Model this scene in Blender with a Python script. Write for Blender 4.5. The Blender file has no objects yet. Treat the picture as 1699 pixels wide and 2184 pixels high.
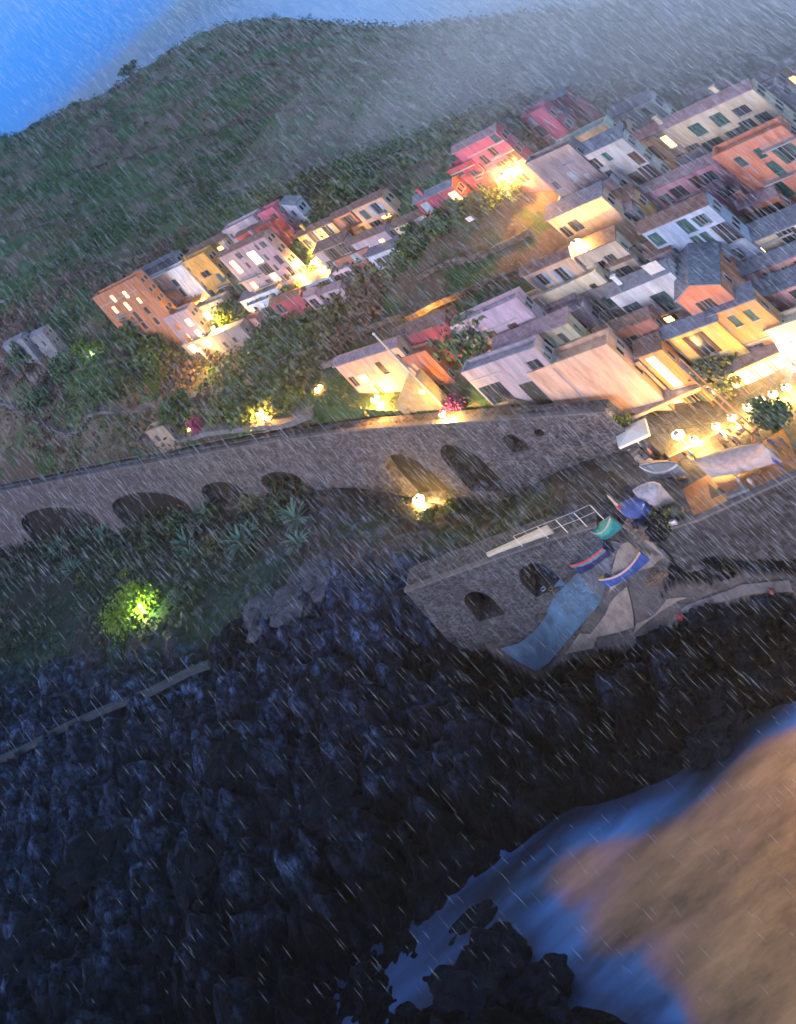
import bpy, bmesh, math, random
import numpy as np
from mathutils import Vector, Matrix, noise as mnoise
random.seed(7); rng = np.random.default_rng(7)
sc = bpy.context.scene
C = sc.collection
R = math.radians
# ------------------------------------------------------------ camera, sky, sun, exposure
TH, P, F, VH, W, H, HC = R(42), R(17), 2000., 1109., 1699., 2184., 100.
VPP = VH + F*math.tan(P)
cam_d = bpy.data.cameras.new('camera'); cam = bpy.data.objects.new('camera', cam_d); C.objects.link(cam)
R0 = Vector((1, 0, 0)); FW = Vector((0, math.cos(P), math.sin(P))); U0 = Vector((0, -math.sin(P), math.cos(P)))
CX = math.cos(TH)*R0 - math.sin(TH)*U0; CY = math.sin(TH)*R0 + math.cos(TH)*U0; CZ = -FW
cam.matrix_world = Matrix(((CX.x, CY.x, CZ.x, 0), (CX.y, CY.y, CZ.y, 0), (CX.z, CY.z, CZ.z, HC), (0, 0, 0, 1)))
cam_d.sensor_fit = 'VERTICAL'; cam_d.sensor_height = 36; cam_d.lens = F/H*36
cam_d.shift_x = VPP*math.sin(TH)/H; cam_d.shift_y = -VPP*math.cos(TH)/H
cam_d.clip_start = 1; cam_d.clip_end = 30000
sc.camera = cam
world = bpy.data.worlds.new('World'); sc.world = world; world.use_nodes = True
SUN_AZ, SUN_EL = R(240), R(8)          # soft dusk sky light from the open sea side
def build_world():
    nt = world.node_tree; N = nt.nodes; N.clear(); L = nt.links
    out = N.new('ShaderNodeOutputWorld'); bg = N.new('ShaderNodeBackground')
    tc = N.new('ShaderNodeTexCoord'); sp = N.new('ShaderNodeSeparateXYZ'); L.new(tc.outputs['Generated'], sp.inputs[0])
    ra = N.new('ShaderNodeValToRGB'); e = ra.color_ramp.elements
    mr = N.new('ShaderNodeMapRange'); mr.inputs[1].default_value = -.25; mr.inputs[2].default_value = .75
    L.new(sp.outputs['Z'], mr.inputs[0]); L.new(mr.outputs[0], ra.inputs[0])
    e[0].position = 0; e[0].color = (.10, .16, .30, 1)
    e[1].position = 1; e[1].color = (.20, .24, .42, 1)
    for p, c in ((.24, (.03, .22, .80, 1)), (.32, (.045, .27, .90, 1)), (.42, (.13, .35, .85, 1)), (.52, (.22, .38, .80, 1)), (.68, (.20, .26, .46, 1))):
        k = e.new(p); k.color = c
    mx = N.new('ShaderNodeMix'); mx.data_type = 'RGBA'
    m2 = N.new('ShaderNodeMapRange'); m2.inputs[1].default_value = 0.16; m2.inputs[2].default_value = .55
    L.new(sp.outputs['X'], m2.inputs[0]); L.new(m2.outputs[0], mx.inputs[0])
    L.new(ra.outputs[0], mx.inputs[6]); mx.inputs[7].default_value = (.65, 1.0, 1.3, 1)
    L.new(mx.outputs[2], bg.inputs[0]); bg.inputs[1].default_value = SKY; L.new(bg.outputs[0], out.inputs[0])
SKY = .62
build_world()
sd = bpy.data.lights.new('sun', 'SUN'); sun = bpy.data.objects.new('sun', sd); C.objects.link(sun)
sd.energy = 2.1; sd.angle = R(25); sd.color = (.95, .90, 1.0)
sun.rotation_euler = Vector((math.sin(SUN_AZ)*math.cos(SUN_EL), math.cos(SUN_AZ)*math.cos(SUN_EL), math.sin(SUN_EL))).to_track_quat('Z', 'Y').to_euler(); sun.location = (0, 0, 300)
vs = sc.view_settings; vs.view_transform = 'Standard'; vs.look = 'None'; vs.gamma = 1; vs.use_curve_mapping = False; vs.exposure = 0.95
sc.cycles.use_denoising = True; sc.cycles.use_adaptive_sampling = True; sc.cycles.adaptive_threshold = .03; sc.cycles.adaptive_min_samples = 24
sc.cycles.max_bounces = 5; sc.cycles.diffuse_bounces = 2; sc.cycles.glossy_bounces = 2; sc.cycles.transmission_bounces = 2
sc.cycles.volume_bounces = 0; sc.cycles.transparent_max_bounces = 12; sc.cycles.caustics_reflective = False; sc.cycles.caustics_refractive = False
sc.cycles.sample_clamp_indirect = 3; sc.cycles.sample_clamp_direct = 0

# ------------------------------------------------------------ where things stand: bearings measured from the photograph
def uvp(x, y):
    X = x-W/2; Y = H/2-y
    return X*math.cos(TH)+Y*math.sin(TH), -X*math.sin(TH)+Y*math.cos(TH)
def ray(x, y):
    u, v = uvp(x, y)
    return Vector((u, F*math.cos(P)-(v-VPP)*math.sin(P), F*math.sin(P)+(v-VPP)*math.cos(P)))
CAM = Vector((0, 0, HC))
FR = dict(D=(0, 0, 1), a=(200, 600, 3.398), b=(500, 480, 2.8317), c=(1000, 230, 3.7756), d=(1350, 200, 2.6505), e=(1250, 560, 2.2928),
          f=(1100, 780, 2.8317), g=(1500, 1000, 3.4603), h=(1550, 640, 3.8526), i=(200, 450, 1.9988), j=(1000, 200, 1.7144), k=(1250, 50, 2.2928),
          l=(1100, 600, 1.9069), m=(0, 950, 1.9988), n=(700, 800, 2.4271), o=(1250, 950, 2.2928), q=(1000, 1700, 1.7144), r=(0, 1600, 1.699))
def fp(fr, x, y):
    if fr == 'D': return x, y
    ox, oy, s = FR[fr]; return (ox+x/s)/1.17187, (oy+y/s)/1.17187
def at(x, y, d, fr='D'):
    r = ray(*fp(fr, x, y)); return CAM + r*(d/r.y)
def az(x, y, z, fr='D'):
    r = ray(*fp(fr, x, y)); return CAM + r*((z-HC)/r.z)
def proj(p):
    q = Vector(p)-CAM; X = q.dot(CX); Y = q.dot(CY); Z = q.dot(FW)
    pu, pv = F*X/Z, F*Y/Z
    # principal point offset
    return W/2 + pu - VPP*math.sin(TH), H/2 - (pv + VPP*math.cos(TH))

# ------------------------------------------------------------ mesh and object helpers
class MB:
    def __init__(s): s.v = []; s.f = []; s.m = []
    def poly(s, pts, m=0):
        n = len(s.v); s.v += [tuple(p) for p in pts]; s.f.append(tuple(range(n, n+len(pts)))); s.m.append(m)
    def hexa(s, p, m=0):  # 8 points, bottom 4 ccw then top 4
        n = len(s.v); s.v += [tuple(q) for q in p]
        for f in ((3, 2, 1, 0), (4, 5, 6, 7), (0, 1, 5, 4), (1, 2, 6, 5), (2, 3, 7, 6), (3, 0, 4, 7)):
            s.f.append(tuple(n+k for k in f)); s.m.append(m)
    def box(s, o, ax, ay, az_, m=0):  # origin corner + three edge vectors
        o = Vector(o); ax = Vector(ax); ay = Vector(ay); az_ = Vector(az_)
        s.hexa([o, o+ax, o+ax+ay, o+ay, o+az_, o+ax+az_, o+ax+ay+az_, o+ay+az_], m)
    def cbox(s, c, sx, sy, sz, rot=0, m=0):  # centre of base
        ex = Vector((math.cos(rot), math.sin(rot), 0))*sx; ey = Vector((-math.sin(rot), math.cos(rot), 0))*sy
        s.box(Vector(c)-ex/2-ey/2, ex, ey, (0, 0, sz), m)
    def tube(s, pts, rads, n=6, m=0, cap=True):
        pts = [Vector(p) for p in pts]; rings = []
        if not isinstance(rads, (list, tuple)): rads = [rads]*len(pts)
        for i, p in enumerate(pts):
            t = (pts[min(i+1, len(pts)-1)]-pts[max(i-1, 0)]).normalized()
            a = t.orthogonal().normalized() if abs(t.z) < .99 else Vector((1, 0, 0)).cross(t).normalized()
            b = t.cross(a)
            k = len(s.v); rings.append(k)
            for j in range(n):
                an = 2*math.pi*j/n; s.v.append(tuple(p+(a*math.cos(an)+b*math.sin(an))*rads[i]))
        for i in range(len(pts)-1):
            for j in range(n):
                s.f.append((rings[i]+j, rings[i]+(j+1) % n, rings[i+1]+(j+1) % n, rings[i+1]+j)); s.m.append(m)
        if cap:
            s.f.append(tuple(rings[0]+j for j in range(n))[::-1]); s.m.append(m)
            s.f.append(tuple(rings[-1]+j for j in range(n))); s.m.append(m)
    def lathe(s, c, prof, n=12, m=0):
        c = Vector(c); k0 = len(s.v)
        for r, z in prof:
            for j in range(n):
                an = 2*math.pi*j/n; s.v.append((c.x+r*math.cos(an), c.y+r*math.sin(an), c.z+z))
        for i in range(len(prof)-1):
            for j in range(n):
                s.f.append((k0+i*n+j, k0+i*n+(j+1) % n, k0+(i+1)*n+(j+1) % n, k0+(i+1)*n+j)); s.m.append(m)
    def build(s, name, mats, parent=None, smooth=False, origin=None):
        me = bpy.data.meshes.new(name)
        o0 = Vector(origin) if origin is not None else None
        v = s.v if o0 is None else [(p[0]-o0.x, p[1]-o0.y, p[2]-o0.z) for p in s.v]
        me.from_pydata(v, [], s.f)
        if not isinstance(mats, (list, tuple)): mats = [mats]
        for mm in mats: me.materials.append(mm)
        if len(mats) > 1: me.polygons.foreach_set('material_index', s.m)
        if smooth: me.polygons.foreach_set('use_smooth', [True]*len(me.polygons))
        me.update()
        ob = bpy.data.objects.new(name, me); C.objects.link(ob)
        if o0 is not None: ob.location = o0
        if parent is not None:
            ob.parent = parent; wl = Vector(parent.location)+(Vector(parent.parent.location) if parent.parent else Vector())
            ob.location = Vector(ob.location)-wl
        return ob
def empty(name, loc, label, cat, group=None):
    o = bpy.data.objects.new(name, None); C.objects.link(o); o.location = loc; o.empty_display_size = .5
    return tag(o, label, cat, group)
def tag(o, label, cat, group=None):
    o['label'] = label; o['category'] = cat
    if group: o['group'] = group
    return o
def kind(o, k): o['kind'] = k; return o
def cp(root, loc, label=None, rotz=None, scale=None):
    r = root.copy(); C.objects.link(r); r.location = loc
    if rotz is not None: r.rotation_euler = (0, 0, rotz)
    if scale: r.scale = (scale,)*3
    if label: r['label'] = label
    for ch in root.children:
        c = ch.copy(); C.objects.link(c); c.parent = r
        for g in ch.children:
            d = g.copy(); C.objects.link(d); d.parent = c
    return r

# ------------------------------------------------------------ materials
_mc = {}
def mat(name, col, rough=.8, var=.25, scale=1.2, bump=.3, bscale=8., emit=0, ecol=None, metal=0, col2=None, spec=.3, streak=False, rubble=0):
    key = (name, tuple(col), emit)
    if key in _mc: return _mc[key]
    m = bpy.data.materials.new(name); m.use_nodes = True; nt = m.node_tree; N = nt.nodes; L = nt.links
    b = N['Principled BSDF']; b.inputs['Roughness'].default_value = rough; b.inputs['Metallic'].default_value = metal
    b.inputs['Specular IOR Level'].default_value = spec
    c4 = tuple(col)+(1,); c2 = tuple(col2)+(1,) if col2 else tuple(max(0, c*(1-var*1.6)) for c in col)+(1,)
    if var > 0:
        g = N.new('ShaderNodeNewGeometry'); mp = N.new('ShaderNodeMapping'); L.new(g.outputs['Position'], mp.inputs[0])
        if streak: mp.inputs['Scale'].default_value = (1, 1, .25)
        n1 = N.new('ShaderNodeTexNoise'); n1.inputs['Scale'].default_value = scale; n1.inputs['Detail'].default_value = 6; n1.inputs['Roughness'].default_value = .65
        L.new(mp.outputs[0], n1.inputs['Vector'])
        rp = N.new('ShaderNodeMapRange'); rp.inputs[1].default_value = .35; rp.inputs[2].default_value = .68
        L.new(n1.outputs[0], rp.inputs[0])
        mx = N.new('ShaderNodeMix'); mx.data_type = 'RGBA'; L.new(rp.outputs[0], mx.inputs[0]); mx.inputs[6].default_value = c4; mx.inputs[7].default_value = c2
        if rubble:
            vo = N.new('ShaderNodeTexVoronoi'); vo.inputs['Scale'].default_value = rubble; m3 = N.new('ShaderNodeMapping'); m3.inputs['Scale'].default_value = (1, 1, 1.7); L.new(g.outputs['Position'], m3.inputs[0]); L.new(m3.outputs[0], vo.inputs['Vector'])
            hs = N.new('ShaderNodeSeparateColor'); L.new(vo.outputs['Color'], hs.inputs[0]); mr_ = N.new('ShaderNodeMapRange'); mr_.inputs[3].default_value = .45; mr_.inputs[4].default_value = 1.5; L.new(hs.outputs[0], mr_.inputs[0])
            mm_ = N.new('ShaderNodeMix'); mm_.data_type = 'RGBA'; mm_.blend_type = 'MULTIPLY'; mm_.inputs[0].default_value = 1; L.new(mx.outputs[2], mm_.inputs[6]); L.new(mr_.outputs[0], mm_.inputs[7]); mx = mm_
        L.new(mx.outputs[2], b.inputs['Base Color'])
        if bump > 0:
            n2 = N.new('ShaderNodeTexNoise'); n2.inputs['Scale'].default_value = bscale; n2.inputs['Detail'].default_value = 4; L.new(g.outputs['Position'], n2.inputs['Vector'])
            bp = N.new('ShaderNodeBump'); bp.inputs['Strength'].default_value = bump; bp.inputs['Distance'].default_value = .3
            L.new(n2.outputs[0], bp.inputs['Height']); L.new(bp.outputs[0], b.inputs['Normal'])
    else: b.inputs['Base Color'].default_value = c4
    if emit > 0:
        b.inputs['Emission Color'].default_value = tuple(ecol or col)+(1,); b.inputs['Emission Strength'].default_value = emit
    _mc[key] = m; return m
def plaster(col): return mat('plaster', col, .85, .28, .9, .3, 6., streak=True)
M = dict(
    frame=mat('painted wood', (.45, .45, .47), .6, .1), darkglass=mat('dark glass', (.025, .03, .045), .12, 0, spec=.6),
    green=mat('green shutter paint', (.03, .11, .10), .6, .2), brown=mat('brown shutter paint', (.13, .06, .045), .6, .2),
    dark=mat('dark shutter paint', (.05, .055, .05), .6, .2), pale=mat('pale shutter paint', (.38, .45, .55), .6, .2),
    teal=mat('teal shutter paint', (.05, .12, .14), .6, .2),
    lit=mat('lamp lit room', (1, .7, .25), .5, 0, emit=4.5, ecol=(1, .56, .14)), litw=mat('bright lit room', (1, .8, .4), .5, 0, emit=7, ecol=(1, .68, .26)),
    litd=mat('dim lit room', (1, .75, .3), .5, 0, emit=2.0, ecol=(1, .72, .25)),
    slate=mat('slate roof', (.20, .22, .30), .6, .3, 1.5, .4, 5), tile=mat('red tile roof', (.26, .15, .13), .8, .35, 1.5, .5, 5), lilac_roof=mat('pinkish tile roof', (.36, .25, .30), .8, .3, 1.5, .4, 5),
    stone=mat('old stone wall', (.125, .108, .118), .9, rubble=2.2, var=.3, scale=.5, bump=.9, bscale=3.5, col2=(.05, .047, .06)), coping=mat('worn coping stone', (.16, .15, .17), .9, .3, 1, .4),
    metal=mat('painted railing metal', (.16, .22, .30), .5, .1), blue=mat('blue painted metal', (.07, .13, .38), .4, .1),
    stoned=mat('dark landing stone', (.075, .08, .10), .85, rubble=2.6, var=.35, scale=.5, bump=.9, bscale=3, col2=(.035, .04, .055)),
    concrete=mat('concrete', (.17, .165, .19), .85, .3, .8, .3, 5), pave=mat('wet paving', (.13, .12, .14), .35, .3, .7, .25, 4, spec=.5),
    white=mat('white paint', (.75, .75, .78), .5, .12), bark=mat('tree bark', (.06, .045, .035), .9, .3), warmstone=mat('pale ramp stone', (.30, .25, .23), .8, .3, .8, .4, 4),
    ridge=mat('cornice plaster', (.42, .38, .38), .8, .2), wood=mat('old wood', (.14, .09, .06), .8, .3), black=mat('painted cave shade', (.012, .012, .016), .9, 0),
)
def sol(c): return mat('paint', c, .5, .12)

# ------------------------------------------------------------ lie of the land: three height fields joined at the walls
def A(*t): return [at(x, y, d) for x, y, d in t]
def Z(*t): return [az(x, y, z) for x, y, z in t]
def Zo(*t): return [az(x, y, z, 'o') for x, y, z in t]
WL = Z((-260, 1098, 25), (0, 1050, 25), (200, 1012, 25), (400, 975, 25), (600, 940, 24.3), (800, 915, 23.5), (940, 905, 23), (1120, 893, 20.7), (1300, 880, 18))
EL = Zo((-540, 1205, 14), (0, 1010, 14), (300, 905, 13.5), (560, 830, 13), (860, 875, 12.3), (1130, 795, 12), (1400, 670, 12), (1699, 535, 12), (2300, 250, 12))
UP = A((-300, 420, 500), (0, 305, 520), (120, 250, 530), (240, 196, 545), (380, 102, 560), (470, 62, 580), (640, 48, 600), (760, 60, 560), (870, 62, 520), (975, 52, 470), (1100, 38, 430), (1260, 30, 380), (1450, 20, 345), (1699, 2, 310), (1900, -20, 290), (1350, 90, 325), (1450, 85, 312), (1560, 60, 292), (1200, 90, 350), (1430, 50, 332), (1550, 30, 315),
       (-250, 640, 460), (0, 450, 440), (300, 350, 450), (600, 250, 440), (900, 250, 400), (1200, 170, 320), (1450, 160, 285), (1620, 110, 250), (1800, 60, 230),
       (100, 560, 390), (400, 470, 360), (700, 380, 320), (900, 330, 285), (1100, 230, 255), (1300, 230, 232), (1500, 200, 225),
       (-200, 800, 400), (0, 700, 365), (200, 640, 332), (480, 530, 285), (650, 480, 262), (830, 425, 238), (960, 330, 232), (1150, 250, 226),
       (150, 745, 325), (275, 735, 312), (420, 775, 288), (560, 690, 268), (730, 645, 242), (870, 540, 224), (980, 470, 212), (1130, 400, 206),
       (-200, 950, 380), (0, 850, 335), (200, 850, 300), (400, 850, 270), (600, 780, 242), (800, 700, 224), (900, 620, 216), (1100, 520, 202), (1050, 620, 196), (950, 750, 196), (1180, 460, 200),
       (1200, 380, 203), (1330, 470, 188), (1450, 480, 185), (1600, 380, 186), (1699, 300, 188), (1190, 560, 190), (1300, 640, 180), (1450, 600, 176), (1600, 560, 170), (1750, 480, 170),
       (1100, 780, 182), (1300, 780, 178), (1450, 760, 172), (1600, 700, 168), (1750, 640, 166), (700, 820, 215), (850, 800, 205), (700, 790, 225)) + \
     Z((0, 1040, 26), (200, 1000, 26), (400, 965, 26), (600, 932, 25), (800, 905, 24.3), (940, 895, 23.6), (1120, 885, 21), (1270, 872, 18.6), (-250, 1085, 26),
       (300, 880, 30), (600, 860, 27.5), (450, 900, 28.5), (150, 950, 29), (1000, 870, 21.5), (1200, 840, 17.5), (1360, 850, 15), (1340, 960, 12.6), (1300, 940, 13), (1480, 880, 13), (1650, 780, 12.6), (1600, 850, 12), (1500, 980, 12), (1440, 1060, 12), (1699, 960, 12), (1800, 850, 12), (1900, 900, 12), (1600, 1000, 12), (1750, 740, 13))
UP += [Vector((x*1.25, y*1.25, -25)) for x, y in [(p.x, p.y) for p in UP[:15]]]
# beyond the wall (no picture point there)
MID = Z((-260, 1240, 6), (0, 1190, 6), (130, 1195, 6.5), (300, 1120, 9), (420, 1090, 11), (560, 1080, 12.0), (700, 1100, 11), (860, 1110, 10), (1010, 1090, 8.8), (900, 1083, 8.9), (800, 1095, 9.8), (1060, 1075, 9.5), (1180, 1030, 13), (1300, 1000, 13.3), (1240, 1080, 13.6), (1100, 1120, 12.6), (960, 1160, 13),
        (-200, 1350, 7), (100, 1300, 8), (300, 1250, 10), (500, 1200, 11.5), (750, 1230, 12.6), (850, 1180, 13.4), (1350, 1040, 12), (1440, 1060, 12), (1400, 1090, 12), (1500, 1000, 12), (1600, 1040, 12), (1699, 960, 12), (1340, 960, 12.6), (1800, 900, 12), (1900, 900, 12),
        (0, 1500, 10), (250, 1480, 10.5), (450, 1420, 11), (600, 1330, 11), (750, 1300, 11.5), (870, 1250, 12.5)) + Zo((-200, 1060, 13.8), (0, 960, 14), (400, 820, 13.2), (700, 800, 12.6))
LOW = Z((420, 1090, 11), (560, 1080, 12.5), (700, 1100, 13.5), (-260, 1240, 6), (0, 1190, 6), (130, 1195, 6.5), (300, 1120, 9), (-200, 1350, 7), (100, 1300, 8), (300, 1250, 10), (500, 1200, 11.5), (750, 1230, 12.5), (850, 1190, 13.2),
        (0, 1500, 10), (250, 1480, 10.5), (450, 1420, 11), (600, 1330, 11), (750, 1300, 11), (870, 1250, 10.5), (950, 1250, 9), (900, 1330, 8), (1000, 1350, 6), (-300, 1650, 11),
        (-100, 1720, 9.5), (150, 1600, 10), (350, 1530, 10), (550, 1500, 9), (750, 1430, 8), (900, 1430, 6), (1000, 1450, 4),
        (0, 1850, 8), (250, 1750, 8), (500, 1650, 8), (750, 1600, 7), (950, 1560, 6), (1100, 1520, 4.5), (1250, 1500, 3.6), (1400, 1450, 3.5), (1560, 1380, 3.2), (1699, 1330, 3),
        (-200, 2100, 7), (100, 2000, 6.5), (350, 1900, 6), (600, 1800, 5.5), (850, 1750, 4.5), (1000, 1680, 4), (1150, 1620, 3.2), (1300, 1580, 2.6), (1450, 1540, 2.2), (1600, 1470, 1.8), (1800, 1400, 1.5),
        (1699, 1510, .2), (1500, 1610, .1), (1290, 1710, 0), (1160, 1760, .3), (1000, 1850, .5), (900, 1990, .3), (820, 2070, .4), (700, 2140, 1.2), (1240, 1770, -1.5),
        (1250, 1700, .6), (1400, 1650, .4), (700, 1950, 3.6), (500, 2050, 4.5), (300, 2150, 5), (0, 2250, 6), (500, 2184, 3.5), (-200, 2400, 6), (300, 2400, 3),
        (900, 2110, 1.0), (1000, 2060, 1.2), (1060, 2040, 1.1), (1150, 2080, .6), (1030, 2140, 1.8), (900, 2184, 2.0), (1200, 2160, .3), (1350, 2184, .4), (900, 2400, 2), (1450, 2250, .6),
        (1100, 1930, -1.6), (950, 2030, -1.4), (1250, 1850, -3.5), (1300, 1980, -4.5), (1250, 2080, -2.5), (1500, 1900, -5), (1600, 1700, -3.5), (1699, 1600, -3), (1699, 1900, -7), (1500, 2100, -5), (1699, 2184, -7), (1600, 2300, -5), (1900, 1700, -7), (2100, 2000, -9), (1900, 1500, -4)) + \
      Zo((-260, 1120, 9), (-100, 1500, 4.5), (0, 1200, 7.6), (250, 1250, 7.6), (330, 1200, 8), (200, 1600, 1.6), (60, 1650, 1.5), (400, 1320, 5.6), (560, 860, 12.6), (690, 900, 11.6), (570, 1040, 9.7), (640, 960, 10.6), (470, 1100, 8.9), (760, 1110, 8.6), (860, 890, 11.9), (850, 1000, 10.4), (620, 1300, 5), (560, 1500, 3), (700, 1450, 3.5), (300, 1450, 3.4), (450, 1450, 3.4),
         (1000, 1000, 8), (1150, 900, 10.5), (1000, 1200, 5), (900, 1320, 4), (1050, 1350, 4.2), (1250, 1050, 5.2), (1200, 1250, 4), (1300, 850, 4.2), (1500, 750, 4), (1699, 1140, 4), (1699, 800, 4), (1500, 1180, 4.1), (1350, 1220, 4.2), (2000, 1000, 4), (2200, 800, 4))
LOW += Zo((-400, 1320, 9.2), (-280, 1330, 7.6), (-150, 1320, 7.2))
def tps(pts):
    q = np.array([(p.x, p.y) for p in pts])/100.; z = np.array([p.z for p in pts])
    d = np.linalg.norm(q[:, None]-q[None], axis=2)
    K = np.where(d > 0, d*d*np.log(d+1e-9), 0)+np.eye(len(q))*.002
    Pm = np.c_[np.ones(len(q)), q]
    Am = np.block([[K, Pm], [Pm.T, np.zeros((3, 3))]])
    w = np.linalg.solve(Am, np.r_[z, 0, 0, 0])
    def f(x, y):
        x = np.atleast_1d(np.asarray(x, float)); y = np.atleast_1d(np.asarray(y, float)); out = np.empty(x.shape)
        for k in range(0, len(x), 20000):
            a = np.c_[x[k:k+20000], y[k:k+20000]]/100.
            dd = np.linalg.norm(a[:, None]-q[None], axis=2)
            out[k:k+20000] = np.where(dd > 0, dd*dd*np.log(dd+1e-9), 0) @ w[:len(q)] + w[len(q)]+a @ w[len(q)+1:]
        return out
    return f
fU, fM, fL = tps(UP), tps(MID), tps(LOW)
wx = np.array([p.x for p in WL]); wy = np.array([p.y for p in WL])
ex = np.array([p.x for p in EL]); ey = np.array([p.y for p in EL])
def ground(x, y):
    x = np.atleast_1d(np.asarray(x, float)); y = np.atleast_1d(np.asarray(y, float))
    yw = np.interp(x, wx, wy)+np.interp(x, [wx[-2], wx[-1]+1], [5.4, 2]); yw = np.where(x > wx[-1]+1, yw-2, yw); ye = np.interp(x, ex, ey)+np.interp(x, [ex[2]+1, ex[3]], [6.2, 0])
    u, m, l = fU(x, y), fM(x, y), fL(x, y)
    beyond = x > wx[-1]          # past the wall's end the upper and middle fields meet on the square
    k = np.clip((x-wx[-1])/8, 0, 1)
    um = np.where(y > yw, u, m); um = np.where(beyond, u, um)
    lowz = (y < ye)
    xl = ex[0]; 
    z = np.where(lowz & (x > xl), l, um)
    z = np.where((x <= xl) & (y < yw), l, z)
    t = np.clip((xl+14-x)/14, 0, 1)*((x > xl) & (y < yw) & (y >= ye))
    z = z*(1-t)+l*t
    return z
def gz(x, y): return float(ground([x], [y])[0])

def rocky(px, py):   # where the picture shows bare rock rather than green
    yb = np.interp(px, [-300, 0, 300, 450, 600, 750, 900, 1000, 1500], [1420, 1400, 1360, 1330, 1230, 1185, 1160, 1120, 1050])
    return 1/(1+np.exp(-(py-yb)/22))
def projn(x, y, z):
    q = np.stack([x, y, z-HC], -1)
    X = q @ np.array(CX); Y = q @ np.array(CY); Zz = q @ np.array(FW)
    return W/2+F*X/Zz-VPP*math.sin(TH), H/2-(F*Y/Zz+VPP*math.cos(TH))
def crag(x, y, z):   # boulder relief for one point
    p = Vector((x, y, z))
    d = mnoise.voronoi(p*.11, distance_metric='DISTANCE')[0]
    e = mnoise.voronoi(p*.34+Vector((5, 3, 1)))[0]
    a = (d[1]-d[0]); b = (e[1]-e[0])
    f = mnoise.voronoi(p*.9)[0]
    return min(a, .42)*6.2-1.7 + min(b, .4)*2.6-.7 + min(f[1]-f[0], .3)*.9 + mnoise.fractal(p*.7, 1, 2, 4)*.5 + mnoise.noise(p*.05)*2.2 + abs(mnoise.noise(Vector((p.x*.22+p.y*.08, p.y*.05, 0))))*2.2
def build_land():
    na, nd = 640, 860
    a = np.linspace(-.80, .86, na); d = 92*np.power(900/92., np.linspace(0, 1, nd)**1.15)
    Aa, D = np.meshgrid(a, d); x = (Aa*D).ravel(); y = D.ravel()
    z = ground(x, y)
    px, py = projn(x, y, z)
    rk = rocky(px, py); rk[y > 330] = 0
    rk = np.where(y > np.interp(x, wx, wy), 0, np.maximum(rk, .62*(x < 40)))  # garden below the wall takes the dark rock colour in place of shade
    ye = np.interp(x, ex, ey); flat = (x > wx[-1]-6) & (y >= ye-.5) & (y < 176)
    # smooth places: paving on the square, the launching ramp, the lower platform
    def near(poly, grow=0):
        pts = np.array([(q.x, q.y) for q in poly]); ins = np.zeros(len(x), bool)
        for i in range(len(pts)):
            x1, y1 = pts[i]; x2, y2 = pts[i-1]
            c = ((y1 > y) != (y2 > y)) & (x < (x2-x1)*(y-y1)/(y2-y1+1e-9)+x1); ins ^= c
        return ins
    ramp = near(Zo((560, 830, 13), (860, 875, 12), (860, 1010, 10.2), (880, 1200, 7), (700, 1440, 3.5), (560, 1560, 2.4), (200, 1690, 1.2), (0, 1640, 1.5), (-50, 1520, 3), (180, 1380, 5.5), (100, 1240, 8), (330, 1180, 8.3), (470, 1060, 9.4), (540, 940, 11.2)))
    plat = near(Zo((560, 1560, 2.4), (700, 1440, 3.5), (1100, 1290, 4), (1699, 1130, 4), (2300, 800, 4), (2300, 1000, 3.5), (1699, 1240, 3.6), (1100, 1400, 3.6), (850, 1520, 3)))
    amp = np.where(flat, 0, 1.)*np.where(ramp | plat, .06, 1)
    idx = np.where((rocky(px, py) > .03) & (y < 330) & (amp > .1) & (z > -9))[0]
    relief = np.zeros(len(x))
    for k in idx: relief[k] = crag(x[k], y[k], z[k])
    yy = np.interp(x, wx, wy)
    far = np.clip((px-1150)/400, 0, 1)*np.clip((1500-py)/150, 0, 1)
    sub = np.clip((z+.4)/2.6, .0, 1)
    z = z+relief*np.where(y > np.interp(x, wx, wy), 0, rocky(px, py))*amp*(1-.75*far)*sub
    z = np.where((ramp | plat), z+np.sin(x*3+y)*.03, z)
    # terraces and soft lumps on the green hill
    hill = (1-rk)*np.clip((y-np.interp(x, wx, wy)-14)/20, 0, 1)
    tz = z/7.; fr = tz-np.floor(tz); st = (np.floor(tz)+np.clip((fr-.35)/.3, 0, 1))*7.
    z = np.where(y > 225, z+(st-z)*.35*hill*np.clip((y-225)/40, 0, 1), z)
    lump = np.array([mnoise.fractal(Vector((x[k]*.035, y[k]*.035, 0)), 1, 2, 4) if hill[k] > .01 else 0 for k in range(len(x))])
    z = z+lump*2.2*hill*np.clip((y-210)/60, 0, 1)
    sk = UP[:15]; o_ = np.argsort([p.x/p.y for p in sk]); sa = np.array([sk[i].x/sk[i].y for i in o_]); sy = np.array([sk[i].y for i in o_]); sz = np.array([sk[i].z for i in o_])
    yk = np.interp(x/y, sa, sy); zk = np.interp(x/y, sa, sz); z = np.where(y > yk*1.03, np.maximum(-24, np.minimum(z, zk-(y-yk*1.03)*.42)), z)
    me = bpy.data.meshes.new('terrain')
    v = np.stack([x, y, z], -1).astype(np.float32)
    i, j = np.meshgrid(np.arange(nd-1), np.arange(na-1), indexing='ij'); k = (i*na+j).ravel()
    f = np.stack([k, k+1, k+na+1, k+na], -1)
    me.vertices.add(len(v)); me.vertices.foreach_set('co', v.ravel())
    me.loops.add(f.size); me.polygons.add(len(f)); me.loops.foreach_set('vertex_index', f.ravel().astype(np.int32))
    me.polygons.foreach_set('loop_start', np.arange(0, f.size, 4).astype(np.int32)); me.polygons.foreach_set('loop_total', np.full(len(f), 4, np.int32))
    me.polygons.foreach_set('use_smooth', np.zeros(len(f), bool))
    me.update(calc_edges=True); me.validate()
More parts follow.
